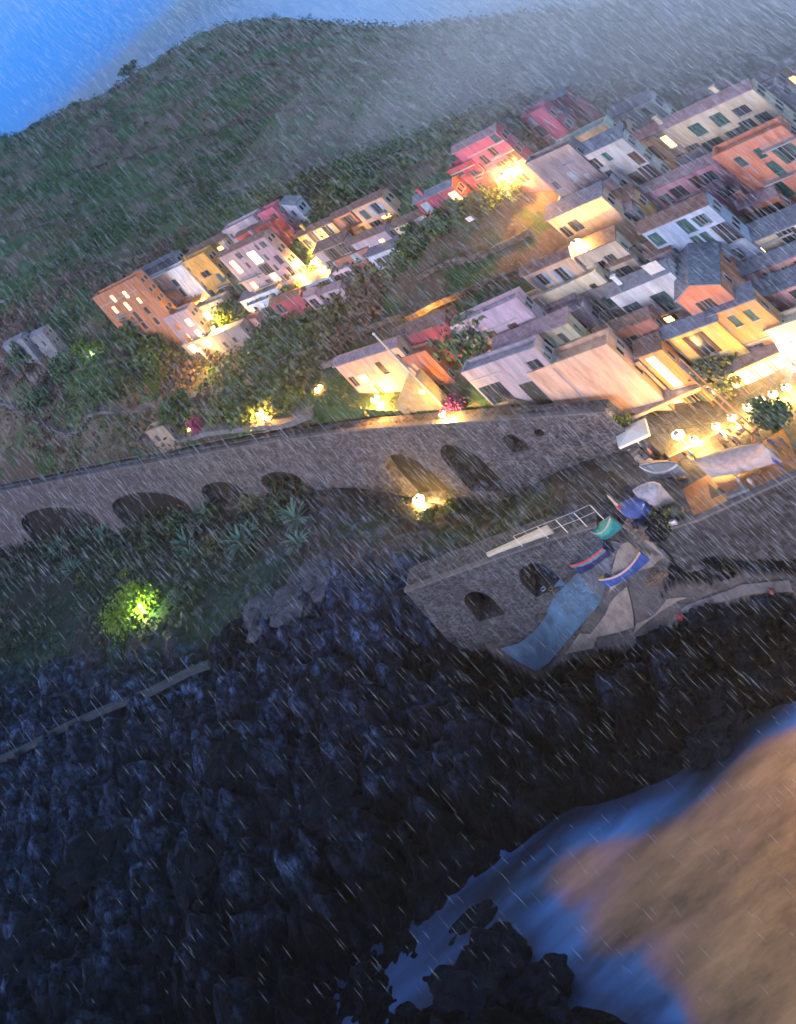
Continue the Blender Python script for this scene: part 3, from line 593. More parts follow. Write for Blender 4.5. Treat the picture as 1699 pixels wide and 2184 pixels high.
    for (x0, y0, x1, y1) in balc:
        p, q = st(x0, y0), st(x1, y1); zz = (p[1]+q[1])/2; bb = MB(); xa, xb = max(0, p[0]), min(s1, q[0])
        if xb-xa < .5: continue
        bb.box(Q(xa, zz, -1.1), U*(xb-xa), Bk*1.1, (0, 0, .16)); bo = bb.build('balcony', M['ridge'], root); rl = MB()
        n = max(3, int((xb-xa)/.35))
        for k in range(n+1): rl.tube([Q(xa+(xb-xa)*k/n, zz+.16, -1.05), Q(xa+(xb-xa)*k/n, zz+1.1, -1.05)], .025, 4)
        rl.tube([Q(xa, zz+1.1, -1.05), Q(xb, zz+1.1, -1.05)], .04, 4); rl.build('railing', M['metal'], bo)
    for (x0, y0, x1, y1, mt) in awn:
        p, q = st(x0, y0), st(x1, y1); zz = (p[1]+q[1])/2; bb = MB(); xa, xb = max(0, p[0]), min(s1, q[0])
        if xb-xa < .5: continue
        P4 = [Q(xa, zz-.55, -1.5), Q(xb, zz-.55, -1.5), Q(xb, zz, -.01), Q(xa, zz, -.01)]; bb.hexa(P4+[v+Vector((0, 0, .06)) for v in P4])
        for k in range(int((xb-xa)/.5)): bb.box(Q(xa+k*.5, zz-.85, -1.52), U*.42, Bk*.03, (0, 0, .3))
        bb.build('awning', mt, root)
    for (x0, y0) in pipe:
        s, _ = st(x0, y0); pb = MB(); pb.tube([Q(s, z0+5, -.08), Q(s, z1-.1, -.08)], .06, 6); pb.build('drainpipe', M['ridge'], root)
    return dict(root=root, Q=Q, st=st, s1=s1, z1=z1, O=O, U=U, Bk=Bk)
HS = {}
def dl(fr, x, y):
    return 310-(uvp(*fp(fr, x, y))[0]+181)*.156
def hl(key, label, fr, L, Rt, T, col, wins=(), dd=0, azd=-56, **k):
    HS[key] = house(label, fr, L, Rt, T, dl(fr, *L)+dd, azd, col, wins, ww=k.pop('ww', 1.7), wh=k.pop('wh', 2.0), **k)
OA = mat('orange awning cloth', (.6, .28, .06), .8, .2); WA = mat('white awning cloth', (.7, .7, .72), .8, .1); BA = mat('blue tarpaulin', (.07, .14, .42), .6, .2)
# --- the far hamlet
hl('terra', 'terracotta corner block of five storeys with two yellow lit top windows', 'a', (410, 850), (740, 690), (168, 510), 'terra',
   [(285, 500, 'm'), (390, 465, 'm'), (300, 595, 'm'), (405, 565, 'm', 1, 1.2), (505, 515, 'm', .8, .8), (390, 690, 'o', .9, 1.5), (490, 655, 'o', 1, 1.5), (570, 600, 'o'), (455, 770, 'o'), (550, 730, 'o'), (650, 690, 'o')],
   roof='flat', balc=[(330, 655, 420, 620), (430, 730, 530, 690)], band=[(165, 560, 500, 440)])
hl('white', 'white plastered block with green shutters beside the terracotta corner block', 'a', (740, 655), (1060, 500), (522, 425), 'white',
   [(680, 420, 'G', 1.1, 1), (815, 365, 'G', 1.1, 1), (750, 515, 'p', .9, 1.3), (870, 445, 'p', .9, 1.3), (830, 600, 'o', .8, .8)], dd=-1, roof='flat', balc=[(680, 470, 870, 400), (745, 565, 960, 480)], awn=[(830, 540, 1040, 460, OA)])
hl('pent', 'low whitish penthouse behind the white block with a blue slate roof', 'a', (540, 415), (850, 270), (440, 345), 'grey', [(600, 330, 'P'), (700, 285, 'o'), (790, 240, 'P')], dd=9, roof='gable', roofm='slate', ww=1.3, wh=1.3)
hl('ochre', 'ochre house with two teal shuttered windows and a small balcony', 'a', (1100, 490), (1310, 430), (870, 245), 'ochre',
   [(905, 250, 'L'), (1040, 385, 'T'), (1195, 320, 'T', 1, 1.2), (1125, 455, 'o', 1.2, 1), (1070, 290, 'o', 2, .8), (1160, 250, 'm')], dd=-3, roof='flat', balc=[(1180, 410, 1300, 345)], chim=1)
hl('olive', 'olive plastered house with a bright lamp on its top wall', 'a', (1060, 330), (1330, 190), (1060, 110), 'olive', [(1210, 90, 'L', 1.2, 1.1), (1130, 200, 'o'), (1280, 130, 'o')], dd=8, roof='shed')
hl('lilac', 'big greyish lilac block with several lit windows in the middle of the hamlet', 'b', (420, 780), (715, 660), (220, 450), 'mauve',
   [(390, 465, 'y', 1.6, 1.5), (258, 533, 'L', 1.1, 1.6), (320, 605, 'o', 1, 1.3), (470, 545, 'k', 1, 1.2), (532, 605, 'L', 1.3, 1), (385, 665, 'L', 1, .9), (610, 690, 'G', 1.4, 1.1), (500, 645, 'o'), (450, 745, 'o', 1.2, 1), (560, 480, 'o', .9, 1.1), (300, 430, 'o'), (640, 560, 'o', .8, 1)],
   dd=-6, roof='gable', roofm='tile', balc=[(280, 640, 440, 570), (400, 690, 560, 620)], chim=2)
hl('crim', 'crimson house with one small dark window above the lilac block', 'b', (340, 420), (600, 350), (305, 330), 'crimson', [(362, 335, 'o', .8, 1)], dd=8, roof='shed')
hl('mag', 'tall magenta house rising behind the crimson house', 'b', (590, 355), (690, 310), (450, 185), 'magenta', [(520, 240, 'o', .7, 1), (600, 290, 'o', .7, 1)], dd=16, roof='flat')
hl('lila2', 'small pale lilac house with a dim roof terrace on the hill side', 'b', (240, 370), (430, 270), (200, 300), 'lilac', [(300, 300, 'o'), (380, 260, 'o')], dd=17, roof='flat')
hl('blueg', 'bluish grey house with a rounded gable above the magenta house', 'b', (650, 270), (760, 210), (560, 175), 'bluew', [(580, 190, 'o', 1.2, .9)], dd=20, roof='front', roofm='slate', rise=.35)
hl('amber', 'amber yellow house with two shuttered windows over a floodlit terrace', 'b', (790, 430), (1000, 330), (690, 350), 'yellow', [(805, 318, 'p', 1.1, 1.2), (908, 270, 'p', 1.1, 1.2), (850, 400, 'o'), (700, 400, 'k', 1, 1.2)], dd=2, roof='gable', chim=1)
hl('coral', 'coral red house with one dark window between the amber and peach houses', 'b', (1060, 330), (1160, 260), (935, 225), 'coral', [(1058, 207, 'k', 1, 1.2)], dd=3, roof='gable')
hl('peach', 'peach coloured house at the upper end of the hamlet with an orange awning', 'b', (1210, 270), (1400, 190), (1100, 145), 'peach', [(1172, 160, 'T'), (1255, 118, 'p', 1, 1.2), (1270, 232, 'k', 1.1, 1), (1340, 195, 'L', 1.4, 1)], dd=4, roof='gable', awn=[(1300, 190, 1380, 165, OA)])
hl('tilehut', 'small brown roofed annex under the peach house beside a street lamp', 'b', (1130, 310), (1220, 260), (1090, 270), 'peach', [(1170, 270, 'o')], dd=-4, roof='gable', ww=1)
hl('mid', 'dull lilac house with small lit openings under the peach house', 'b', (1130, 530), (1400, 420), (1070, 400), 'lilac', [(1040, 410, 'k'), (1205, 418, 'm', .9, .8), (1318, 380, 'L', .8, 1.4), (1150, 450, 'k'), (1110, 465, 'P', 1.2, 1)], dd=-4, roof='gable')
hl('mid2', 'grey lilac house with dark windows below the amber terrace', 'b', (960, 600), (1120, 500), (880, 440), 'grey', [(940, 440, 'k', 1, 1.2), (1020, 400, 'k', 1, 1.1), (1000, 520, 'o'), (930, 520, 'o')], dd=-6, roof='shed', balc=[(900, 570, 1060, 500)])
hl('brick', 'dull brick coloured house with a pale blue window', 'b', (1040, 590), (1250, 500), (1000, 500), 'brick', [(1112, 470, 'P', 1.3, 1), (1060, 530, 'o')], dd=-9, roof='shed')
hl('shed', 'pale roofed bluish shed at the lower edge of the hamlet', 'b', (1260, 545), (1420, 450), (1200, 490), 'paleblue', [], dd=-11, roof='shed', roofm='slate', D=7)
hl('lblue', 'light blue little house with two dark windows and a roof terrace', 'b', (430, 920), (560, 870), (370, 840), 'paleblue', [(425, 868, 'o', 1, 1.1), (492, 845, 'k', 1, 1.1)], dd=-13, roof='flat', D=10)
hl('pter', 'pale terrace house with a long white canopy behind the light blue house', 'b', (350, 850), (560, 750), (320, 790), 'paleblue', [(450, 800, 'o', 2, .6)], dd=-5, roof='shed', roofm='slate', D=6)
hl('crim2', 'deep crimson cottage with one small window among the lower gardens', 'b', (590, 900), (765, 830), (515, 820), 'crimson', [(575, 828, 'o', 1.2, 1)], dd=-15, roof='gable', roofm='tile', D=7)
hl('pale1', 'pale lilac cottage with a gable roof right of the crimson cottage', 'b', (830, 850), (895, 820), (760, 770), 'pinklilac', [(820, 792, 'o', 1.2, 1.1)], dd=-16, roof='gable', roofm='lilac_roof', D=6)
hl('pale2', 'low pale lilac cottage with a single square window below the brick house', 'b', (915, 800), (1035, 740), (870, 745), 'pinklilac', [(955, 742, 'o', 1.1, 1)], dd=-16, roof='gable', roofm='lilac_roof', D=6)
hl('row1', 'whitish terrace house with three dark windows over the pale lilac cottage', 'b', (790, 745), (960, 680), (725, 700), 'bluew', [(845, 690, 'k'), (905, 660, 'k', 1, 1.1), (770, 725, 'o')], dd=-11, roof='shed', roofm='slate')
hl('row2', 'whitish terrace house with a stepped roof at the meadow edge', 'b', (1000, 665), (1105, 610), (945, 620), 'pinkw', [(1000, 605, 'o', 1.4, 1), (1062, 590, 'o')], dd=-12, roof='flat')
hl('rest', 'dark plum restaurant building with rows of brightly lit windows', 'a', (905, 905), (1080, 830), (770, 690), 'mauve',
   [(832, 738, 'y', 1, 1), (930, 703, 'y', 1, 1), (915, 832, 'y', 1.1, 1), (1010, 795, 'y', 1, 1)], dd=-12, roof='flat', ww=2.0, wh=1.9)
hl('rest2', 'glass fronted dining terrace glowing white over the plum restaurant', 'a', (1090, 740), (1290, 640), (1020, 620), 'beige', [(1080, 650, 'y', 1.6, .9), (1160, 625, 'y', 1.6, .9), (1240, 600, 'L', 1.6, .9)], dd=-6, roof='flat', ww=2.4, wh=2.2)
hl('rest3', 'long lit dining pavilion with a pale flat canopy at the garden edge', 'a', (945, 985), (1140, 900), (910, 930), 'beige', [(965, 925, 'y', 1.2, 1), (1020, 905, 'y', 1.2, 1), (1075, 875, 'y', 1.2, 1)], dd=-17, roof='flat', ww=2.4, wh=2.0, D=5)
hl('garth', 'stone faced garden house below the dining terrace with lilac walls', 'a', (1200, 960), (1420, 850), (1150, 850), 'dull', [(1240, 890, 'o'), (1320, 850, 'o')], dd=-17, roof='flat', ww=1.2, wh=1.4, D=5)
hl('pinkw2', 'small dusty pink house by the lilac garden walls', 'a', (1470, 800), (1560, 760), (1420, 740), 'pink', [], dd=-15, roof='flat', D=5)
house('greyish farmhouse with slate roofs alone on the lower left slope', 'D', (75, 752), (110, 738), (62, 728), 318, -56, (.16, .17, .20), [(80, 738, 'o'), (95, 733, 'o')], roof='gable', roofm='slate')
house('low whitish hut at the picture edge beyond the lone farmhouse', 'D', (22, 758), (58, 745), (15, 742), 322, -56, (.18, .20, .25), [(35, 748, 'o')], roof='gable', roofm='slate')
# --- the climbing terrace of red houses
def hc(label, L, Rt, T, d, col, wins=(), azd=-52, fr='c', **k):
    return house(label, fr, L, Rt, T, d, azd, col, wins, ww=k.pop('ww', 1.3), wh=k.pop('wh', 1.7), **k)
hc('cream row house with slim blue shuttered windows left of the crimson lodge', (50, 1400), (330, 1270), (0, 1300), 212, 'cream', [(140, 1265, 'P', 1, 1.3), (215, 1230, 'P', 1, 1.3), (90, 1310, 'o'), (260, 1260, 'o')], balc=[(60, 1360, 240, 1290)])
hc('crimson lodge with pale square windows below the pink terrace', (335, 1250), (640, 1100), (165, 1085), 208, 'crimson', [(258, 1090, 'P', 1.4, 1.1), (348, 1178, 'P', 1.4, 1.1), (460, 1045, 'o', 1.2, .9), (530, 985, 'L', 1.3, 1.1), (600, 960, 'm', .7, 1)], roof='gable', roofm='slate', chim=1)
g1 = hc('dusky crimson wing with two cornices left of the lamp lit doorway', (700, 1000), (900, 900), (400, 850), 205, 'crimson', [(710, 780, 'o', 1, 1), (600, 930, 'o', .8, .9), (770, 900, 'o'), (560, 760, 'o', .8, .8)], band=[(430, 830, 790, 640)], roof='flat')
g2 = hc('tall crimson apartment house with stepped cornices over an orange street lamp', (910, 960), (1300, 820), (560, 600), 203, 'magenta', [(1000, 680, 'k'), (880, 560, 'o'), (1190, 545, 'k', 1.3, 1.2), (960, 410, 'T', 1, 1), (1165, 815, 'o', 1.3, 1), (870, 880, 'L', 1.5, .8), (870, 950, 'L', 1.6, .8), (1010, 890, 'm'), (760, 720, 'o'), (1060, 520, 'o'), (800, 640, 'o'), (1100, 640, 'o')],
        band=[(640, 620, 1140, 390), (870, 650, 1250, 470), (1180, 650, 1390, 570)], roof='gable', roofm='lilac_roof', balc=[(640, 820, 800, 740)])
hc('rosy stepped house with teal shutters at the top of the terrace', (1480, 560), (1700, 500), (1180, 310), 210, 'magenta', [(1330, 372, 'T', 1, 1.2), (1470, 490, 'T', 1, 1.2), (1230, 290, 'P'), (1400, 470, 'o')], roof='flat')
hc('rosy house with pale blue roof windows on the upper terrace', (1330, 330), (1690, 200), (1240, 230), 222, 'magenta', [(1380, 235, 'P', 1.6, 1), (1530, 190, 'P', 1.6, 1), (1610, 165, 'T', 1, 1.2), (1200, 290, 'P')], roof='gable', roofm='slate')
hc('bare lilac stone retaining building above the green bank', (240, 870), (450, 770), (0, 590), 196, 'dull', [(215, 640, 'P', .8, 1), (110, 700, 'o', .7, .8), (330, 650, 'P', .6, 1)], fr='d', roof='flat', D=7)
# --- upper village
def hd(label, L, Rt, T, d, col, wins=(), azd=-48, fr='d', **k):
    return house(label, fr, L, Rt, T, d, azd, col, wins, ww=k.pop('ww', 1.2), wh=k.pop('wh', 1.75), **k)
hd('mint grey flat roofed block beside the rosy stepped house', (250, 600), (450, 440), (160, 500), 199, (.42, .50, .48), [(300, 490, 'G', 1.1, 1), (400, 440, 'o')], roof='flat')
hd('low whitish house with two green shutters above the chapel', (225, 915), (520, 830), (185, 860), 184, 'white', [(272, 858, 'G'), (385, 797, 'G', 1.1, 1)], roof='flat', D=6)
hd('tall whitish grey house with scattered green shutters and a bright tall doorway', (480, 855), (770, 730), (270, 570), 189, (.50, .48, .47), [(315, 597, 'G', .9, .9), (375, 555, 'o'), (400, 665, 'G', .9, .9), (480, 757, 'G', 1.1, 1.1), (470, 628, 'o', .9, .8), (582, 706, 'K', .7, 1.3), (648, 515, 'B', 1, 1.2), (650, 655, 'B', 1.3, 1.3), (748, 610, 'b', 1, 1.5), (556, 577, 'y', 1.3, 1.9)],
   roof='shed', roofm='slate', chim=1)
hd('cream terrace house with an orange tiled edge behind the bright doorway', (450, 560), (640, 470), (350, 470), 194, 'beige', [(420, 500, 'o', 1.4, 1), (530, 450, 'P')], roof='gable')
hd('white house with a light blue hipped roof and brown shutters', (690, 440), (860, 330), (500, 290), 196, 'white', [(588, 307, 'B', 1.3, 1), (680, 390, 'b', 1.1, 1.3)], roof='gable', roofm='slate', rise=.4)
hd('long cream apartment house with green and brown shutters and a pink roof', (925, 655), (1500, 420), (715, 430), 188, 'cream',
   [(1190, 262, 'G', 1.4, 1.1), (1047, 330, 'G', 1.4, 1.1), (1330, 370, 'g', 1.1, 1.4), (1175, 440, 'g', 1.1, 1.4), (852, 412, 'm', .9, 1.2), (765, 490, 'B', .8, 1.5), (866, 555, 'y', 1.0, 1.3), (968, 525, 'B', 1.3, 1.1), (1052, 480, 'b', .8, 1.6), (1270, 555, 'k', 1.3, 1.4), (1420, 460, 'k', 1.2, 1.4), (1340, 205, 'o', 1.6, .8)],
   roof='gable', roofm='lilac_roof', balc=[(1165, 515, 1275, 470), (1310, 440, 1420, 395), (1010, 545, 1110, 510)], pipe=[(900, 500)], chim=2, D=9)
hd('pale lilac roof house behind the long cream apartment house', (1050, 240), (1250, 150), (1020, 190), 204, 'rose', [], roof='gable', roofm='lilac_roof', chim=1)
hd('ochre side house with a plain wall at the end of the cream apartments', (1510, 470), (1600, 400), (1370, 290), 187, 'ochre', [(1490, 350, 'o')], roof='shed')
hd('salmon house with a colonnaded loggia on the upper hill', (1480, 230), (1640, 130), (1320, 130), 198, 'pink', [(1440, 110, 'o', .9, 1.5), (1510, 75, 'o', .9, 1.5)], roof='gable', roofm='lilac_roof')
hd('lilac pink house with plain walls under the salmon loggia house', (1560, 280), (1699, 220), (1430, 180), 190, 'pinklilac', [(1600, 180, 'o'), (1520, 220, 'o')], roof='flat')
hd('cream corner house with yellow lit windows at the top edge', (1660, 130), (1900, 0), (1530, 20), 194, 'cream', [(1620, 40, 'L'), (1690, 10, 'm'), (1680, 90, 'G'), (1740, 50, 'L')], roof='gable', roofm='lilac_roof')
hd('red apartment house with green shutters and long white balconies', (1640, 940), (1950, 760), (1440, 470), 176, 'coral', [(1640, 478, 'g', 1, 1.5), (1572, 592, 'G', .9, 1.4), (1640, 560, 'G', .9, 1.4), (1608, 712, 'G', .9, 1.6), (1690, 640, 'G', .9, 1.6), (1640, 838, 'G', 1, 1.4), (1545, 825, 'o', 1.2, .9)],
   balc=[(1480, 470, 1700, 370), (1490, 690, 1680, 605), (1500, 805, 1590, 775)], roof='flat', azd=-44)
hd('white and pink house with a curved drainpipe in the upper lane', (1290, 830), (1560, 700), (1130, 700), 177, 'pinkw', [(1312, 730, 'G', 1, 1.5), (1377, 690, 'G', .9, 1.2), (1500, 630, 'k', 1, .9), (1390, 820, 'G', 1, .8)], balc=[(1210, 820, 1410, 750)], roof='gable', roofm='lilac_roof', azd=-44)
hd('magenta rose house with a lilac roof line and an orange awning', (790, 925), (1230, 800), (720, 800), 180, 'rose', [(1042, 678, 'B'), (925, 745, 'o', 1.6, 1), (845, 795, 'o', 1.2, 1), (990, 820, 'k'), (770, 835, 'P')], awn=[(760, 900, 850, 870, OA)], balc=[(860, 830, 1020, 780)], roof='gable', roofm='lilac_roof', azd=-44)
hd('small ochre house with one tall dark shutter beside the magenta rose house', (690, 1010), (770, 960), (530, 880), 177, 'ochre', [(615, 915, 'K', 1, 2)], roof='shed', azd=-44)
hd('peach chapel house with a small window over the floodlit lane', (270, 1140), (520, 1010), (110, 965), 179, 'peach', [(240, 965, 'K', 1.3, 1), (170, 1010, 'o')], roof='shed', roofm='slate', azd=-46)
hd('peach chapel with two arched dark windows', (500, 1030), (640, 990), (440, 960), 177, 'peach', [(490, 1010, 'o', .8, 1.2), (560, 965, 'o', .8, 1.2)], roof='gable', azd=-46, D=6)
# --- lower village rows
def he(label, fr, L, Rt, T, d, col, wins=(), azd=-41, **k):
    return house(label, fr, L, Rt, T, d, azd, col, wins, ww=k.pop('ww', 1.2), wh=k.pop('wh', 1.8), **k)
he('long bluish white house with dark green shutters and hanging laundry', 'e', (1160, 375), (1450, 260), (825, 100), 172, 'bluew',
   [(897, 90, 'G', 1.1, 1), (1003, 185, 'G', 1.3, 1.15), (1115, 282, 'G', 1.3, 1.15), (1070, 12, 'G', 1.1, 1.1), (1150, 112, 'G', .8, 1.3), (1205, 90, 'G', .8, 1.3), (1320, 42, 'k', 1, 1.5), (1390, 15, 'G', .8, 1.3)], roof='gable', roofm='tile', azd=-43, D=9)
he('dull roofed lilac house tucked under the long bluish white house', 'e', (1085, 420), (1180, 380), (880, 240), 169, 'pinklilac', [(885, 287, 'o', 1.2, .9), (950, 348, 'o', 1.6, .9), (1090, 388, 'o', 1.1, .9)], roof='shed', roofm='tile', D=6)
he('cream arcade house with a glowing tall window and an orange awning', 'e', (1330, 335), (1900, 120), (1245, 245), 166, 'cream', [(1362, 268, 'K', 1, 2), (1503, 170, 'y', .8, 2.4), (1680, 78, 'k', .9, 1.8)], roof='shed', roofm='slate', awn=[(1455, 268, 1640, 200, OA), (1650, 195, 1750, 150, OA)], band=[(1245, 235, 1690, 50)])
he('peach long house with balcony plants at the edge of the dark bank', 'e', (310, 475), (520, 400), (170, 330), 182, 'peach', [(252, 325, 'p', 1, 1.2), (362, 290, 'p', 1, 1.2), (345, 410, 'G', 1.1, 1), (440, 380, 'G', 1.1, 1.1)], roof='gable', azd=-45, D=7)
he('rose and cream long house with a row of eave windows', 'e', (540, 400), (760, 300), (420, 245), 180, 'beige', [(440, 250, 'p', 1, 1), (510, 275, 'o', .9, 1.4), (600, 245, 'o', 1, 1), (650, 225, 'k', .8, 1.4), (520, 370, 'o')], roof='shed', azd=-45, D=6)
he('beige house with a paired window and a plain right wall', 'e', (790, 410), (900, 375), (590, 310), 176, 'beige', [(692, 315, 'k', 1.2, 1.5), (603, 352, 'k', .9, 1.4)], roof='gable', azd=-45, D=7, chim=1)
he('flat roofed cream strip house below the peach long house', 'e', (240, 590), (560, 450), (130, 530), 172, 'cream', [(207, 562, 'p', 1.3, 1), (395, 490, 'o', 1.5, 1), (490, 440, 'm', 1.3, .8), (530, 432, 'o', .8, .8)], roof='flat', D=7)
he('lilac pink house with brown shutters and a castellated terrace', 'f', (290, 330), (660, 200), (140, 170), 172, 'pinklilac', [(400, 188, 'B', 1.2, 1.3), (550, 130, 'B', 1.2, 1.3), (320, 230, 'B', .7, 1)], roof='flat', D=8, band=[(160, 195, 560, 60)])
he('olive cream house under a long bright blue gutter', 'f', (540, 440), (960, 330), (130, 460), 168, 'olive', [(870, 310, 'T', 1.1, 1.1), (810, 330, 'P', 1, 1.1), (560, 400, 'o', 3, 1)], roof='shed', roofm='lilac_roof', D=7)
he('mauve house with a roof terrace and blue railings', 'f', (900, 300), (1130, 200), (800, 150), 171, 'mauve', [(920, 205, 'K', .7, 1.1), (1080, 190, 'o', 1.5, 1)], roof='flat', D=8)
he('grey lilac house with two wide dark garage openings', 'f', (440, 730), (880, 660), (90, 540), 164, 'lilac', [(330, 600, 'o', 3.0, 1.6), (500, 440, 'o', 4.5, 1.1), (680, 580, 'K', 1.8, 2.0), (700, 400, 'o', 1.6, 1.4)], roof='flat', D=8, band=[(90, 540, 440, 430)], azd=-46)
he('plain salmon house wall without windows above the purple bougainvillea', 'f', (880, 705), (1300, 555), (680, 510), 162, 'salmon', [], roof='flat', D=10, azd=-42)
he('greyish beige house with one tall narrow shutter behind the plain salmon wall', 'f', (1290, 470), (1500, 400), (1140, 345), 164, 'beige', [(1310, 380, 'K', 1, 2)], roof='flat', D=8)
he('cream house with two big teal shuttered windows framed in blue', 'h', (360, 835), (830, 690), (0, 440), 163, 'white', [(140, 555, 'T', 1.7, 1.45), (437, 440, 'T', 1.7, 1.45), (530, 672, 'l', 1, 1.8)], roof='gable', roofm='slate', band=[(130, 700, 650, 520)], D=9, chim=1)
he('red brown house with one pair of tall narrow shutters', 'h', (200, 1200), (480, 960), (0, 800), 160, 'brick', [(210, 910, 'k', .9, 2.3)], roof='gable', roofm='tile', band=[(20, 1200, 320, 1080)], D=7)
he('low lamp lit beige house with a tall dark shutter by the cypress', 'h', (300, 1420), (500, 1400), (60, 1200), 158, 'beige', [(295, 1225, 'K', 1, 2)], roof='flat', D=6)
he('narrow orange house with a glowing tall doorway above the street lamp', 'h', (620, 1410), (830, 1390), (330, 1020), 157.5, 'orange', [(425, 1120, 'y', 1.0, 2.4)], roof='shed', roofm='tile', D=7)
he('yellow ochre house with brown paired shutters behind the leafy tree', 'h', (930, 1240), (1240, 1080), (500, 860), 158.5, 'yellow', [(790, 850, 'b', 1.1, 1.6)], roof='gable', roofm='slate', band=[(800, 1030, 1060, 920)], D=7, pipe=[(620, 960)], eave=.6)
tw = he('coral house with a gable end and two small dark windows', 'h', (1260, 1090), (1130, 575), (700, 470), 156.5, 'coral', [(875, 505, 'k', .8, 1.3), (1125, 720, 'k', .8, 1.5)], roof='front', roofm='slate', rise=.3, D=30, band=[(880, 680, 1110, 590)])
he('orange house with tall shuttered window beside the white floodlight', 'h', (1420, 1090), (1620, 860), (1130, 580), 156, 'orange', [(1375, 970, 'k', 1, 1.7)], roof='shed', roofm='slate', band=[(1120, 915, 1540, 740)], D=5)
he('long pink upper house under a long grey slate roof with green shutters', 'h', (1130, 570), (2100, 150), (985, 365), 160, 'pink', [(1135, 380, 'g', .9, 1.3), (1330, 330, 'o', .8, .8), (1500, 230, 'G', 1, 1.4), (1600, 195, 'G', 1, 1.4), (1800, 120, 'G', 1, 1.4)], roof='gable', roofm='slate', D=8, balc=[(1430, 370, 1700, 250)])
he('tall rosy house with long dark shutters at the picture edge', 'h', (1640, 760), (2200, 400), (1320, 520), 154, 'pink', [(1560, 590, 'K', 1.1, 2.6), (1850, 480, 'K', 1.1, 2.6)], roof='shed', roofm='slate', D=6, pipe=[(1340, 530)])
he('cream ground floor house glowing beside the square', 'h', (1700, 1010), (2200, 760), (1600, 800), 155, 'cream', [(1650, 900, 'o'), (1900, 800, 'L')], roof='flat', D=4)
# house standing at the head of the stairs
he('red gabled house with plain walls above the lamp lit staircase', 'n', (870, 300), (1090, 220), (700, 165), 190, 'crimson', [(950, 155, 'k', 1.1, 1)], roof='gable', roofm='tile', azd=-50, D=10)
he('long low tiled house front with orange lit eaves beside the stairs', 'n', (480, 440), (800, 400), (310, 330), 193, 'peach', [(395, 390, 'o', 1.2, 1), (330, 420, 'o'), (510, 360, 'm', 1.6, .8), (620, 290, 'K', 1, 1.2), (740, 250, 'o', 1, 1.4), (600, 420, 'o')], roof='gable', roofm='lilac_roof', azd=-52, D=6)
he('low orange lit house with a bright slot window behind the flagpole', 'n', (900, 400), (1020, 380), (740, 300), 185, 'brick', [(830, 310, 'y', .7, 1.3)], roof='flat', azd=-50, D=5)


# houses that fill the lanes between the measured ones
for k, (x, y, w, h, col, lb) in enumerate([(1395, 372, 60, 55, 'beige', 'beige house half hidden under the pink roof of the cream apartments'), (1560, 455, 60, 60, 'pinklilac', 'pale lilac house squeezed below the red apartment house balconies'), (1500, 400, 50, 50, 'cream', 'narrow cream house between the cream apartments and red apartment house'),
    (1285, 680, 55, 45, 'dull', 'dull grey house under the cream strip house'), (1345, 515, 50, 50, 'lilac', 'lilac house behind the peach chapel'), (1250, 440, 50, 40, 'cream', 'small cream house under the tall whitish grey house'), (1470, 520, 60, 45, 'rose', 'rose house above the long bluish white house'), (1640, 500, 70, 60, 'coral', 'coral house at the edge under the red apartment house'), (1385, 640, 45, 45, 'brown', 'brown house between the beige house and the teal shuttered cream house'),
    (1590, 330, 60, 55, 'peach', 'peach house below the lilac pink upper house'), (1200, 700, 60, 40, 'pinkw', 'whitish pink terrace house over the lilac pink house'), (1180, 860, 50, 40, 'dull', 'dull garden house behind the arched wall end')]):
    house(lb, 'D', (x, y), (x+w, y-w*.36), (x-h*.62, y-h*.8), 180, -44, col, [(x-h*.62+w*f-h*.0+(14 if r else 4)+12*0, y-h*.8-w*f*.36+(14 if r == 0 else 32), 'k' if (k+r) % 3 else 'G', .9, 1) for f in (.25, .7) for r in (0, 1)], roof='gable' if k % 3 else 'flat', roofm=['tile', 'lilac_roof', 'slate'][k % 3], ww=1.2, wh=1.7, chim=k % 2)

# ------------------------------------------------------------ lamps seen lit, plus one added out of view
def lantern(label, fr, x, y, d=None, energy=900, col=(1, .55, .18), hgt=4.5, r=.55, post=True, off=1.2, radius=.25, size=1.):
    if d is None:
        q = fp(fr, x, y); d = hit(*q)-off
    p = at(x, y, d, fr); g = gz(p.x, p.y)
    root = empty('street_lamp', (p.x, p.y, p.z-hgt if post else p.z), label, 'street lamp', 'lamps lit around the harbour')
    zb = min(g, p.z-1.5) if post else p.z
    if post:
        root.location.z = zb; mb = MB(); mb.tube([(p.x, p.y+.5, zb), (p.x, p.y+.5, p.z+.35)], [.10, .06], 6); mb.tube([(p.x, p.y+.5, p.z+.35), (p.x, p.y, p.z+.38)], .04, 5); mb.build('pole', M['metal'], root)
    else:
        mb = MB(); mb.tube([(p.x, p.y+.6, p.z+.3), (p.x, p.y, p.z+.38)], .04, 5); mb.cbox((p.x, p.y+.6, p.z+.1), .2, .1, .5); mb.build('bracket', M['metal'], root)
    mb = MB(); mb.lathe((p.x, p.y, p.z+.18), [(.02, .28*size), (.34*size, .05), (.30*size, 0)], 10); mb.build('hood', M['metal'], root)
    mb = MB(); mb.lathe((p.x, p.y, p.z), [(.02, -.3*size), (r*size*.8, -.2*size), (r*size, 0), (r*size*.8, .14*size), (.02, .17*size)], 10)
    bulb = mb.build('bulb', mat('lamp glow', col, .5, 0, emit=90, ecol=col), root, smooth=True); bulb.visible_shadow = True
    ld = bpy.data.lights.new('lamp_light', 'POINT'); ld.energy = energy*(4.5 if col == OR else 2.0); ld.color = col; ld.shadow_soft_size = radius
    lo = bpy.data.objects.new('lamp_light', ld); C.objects.link(lo); lo.parent = root; lo.location = Vector((p.x, p.y-.1, p.z-.55*size))-Vector(root.location)
    return root
OR = (1, .42, .07); YE = (1, .57, .12); WH = (1, .82, .55)
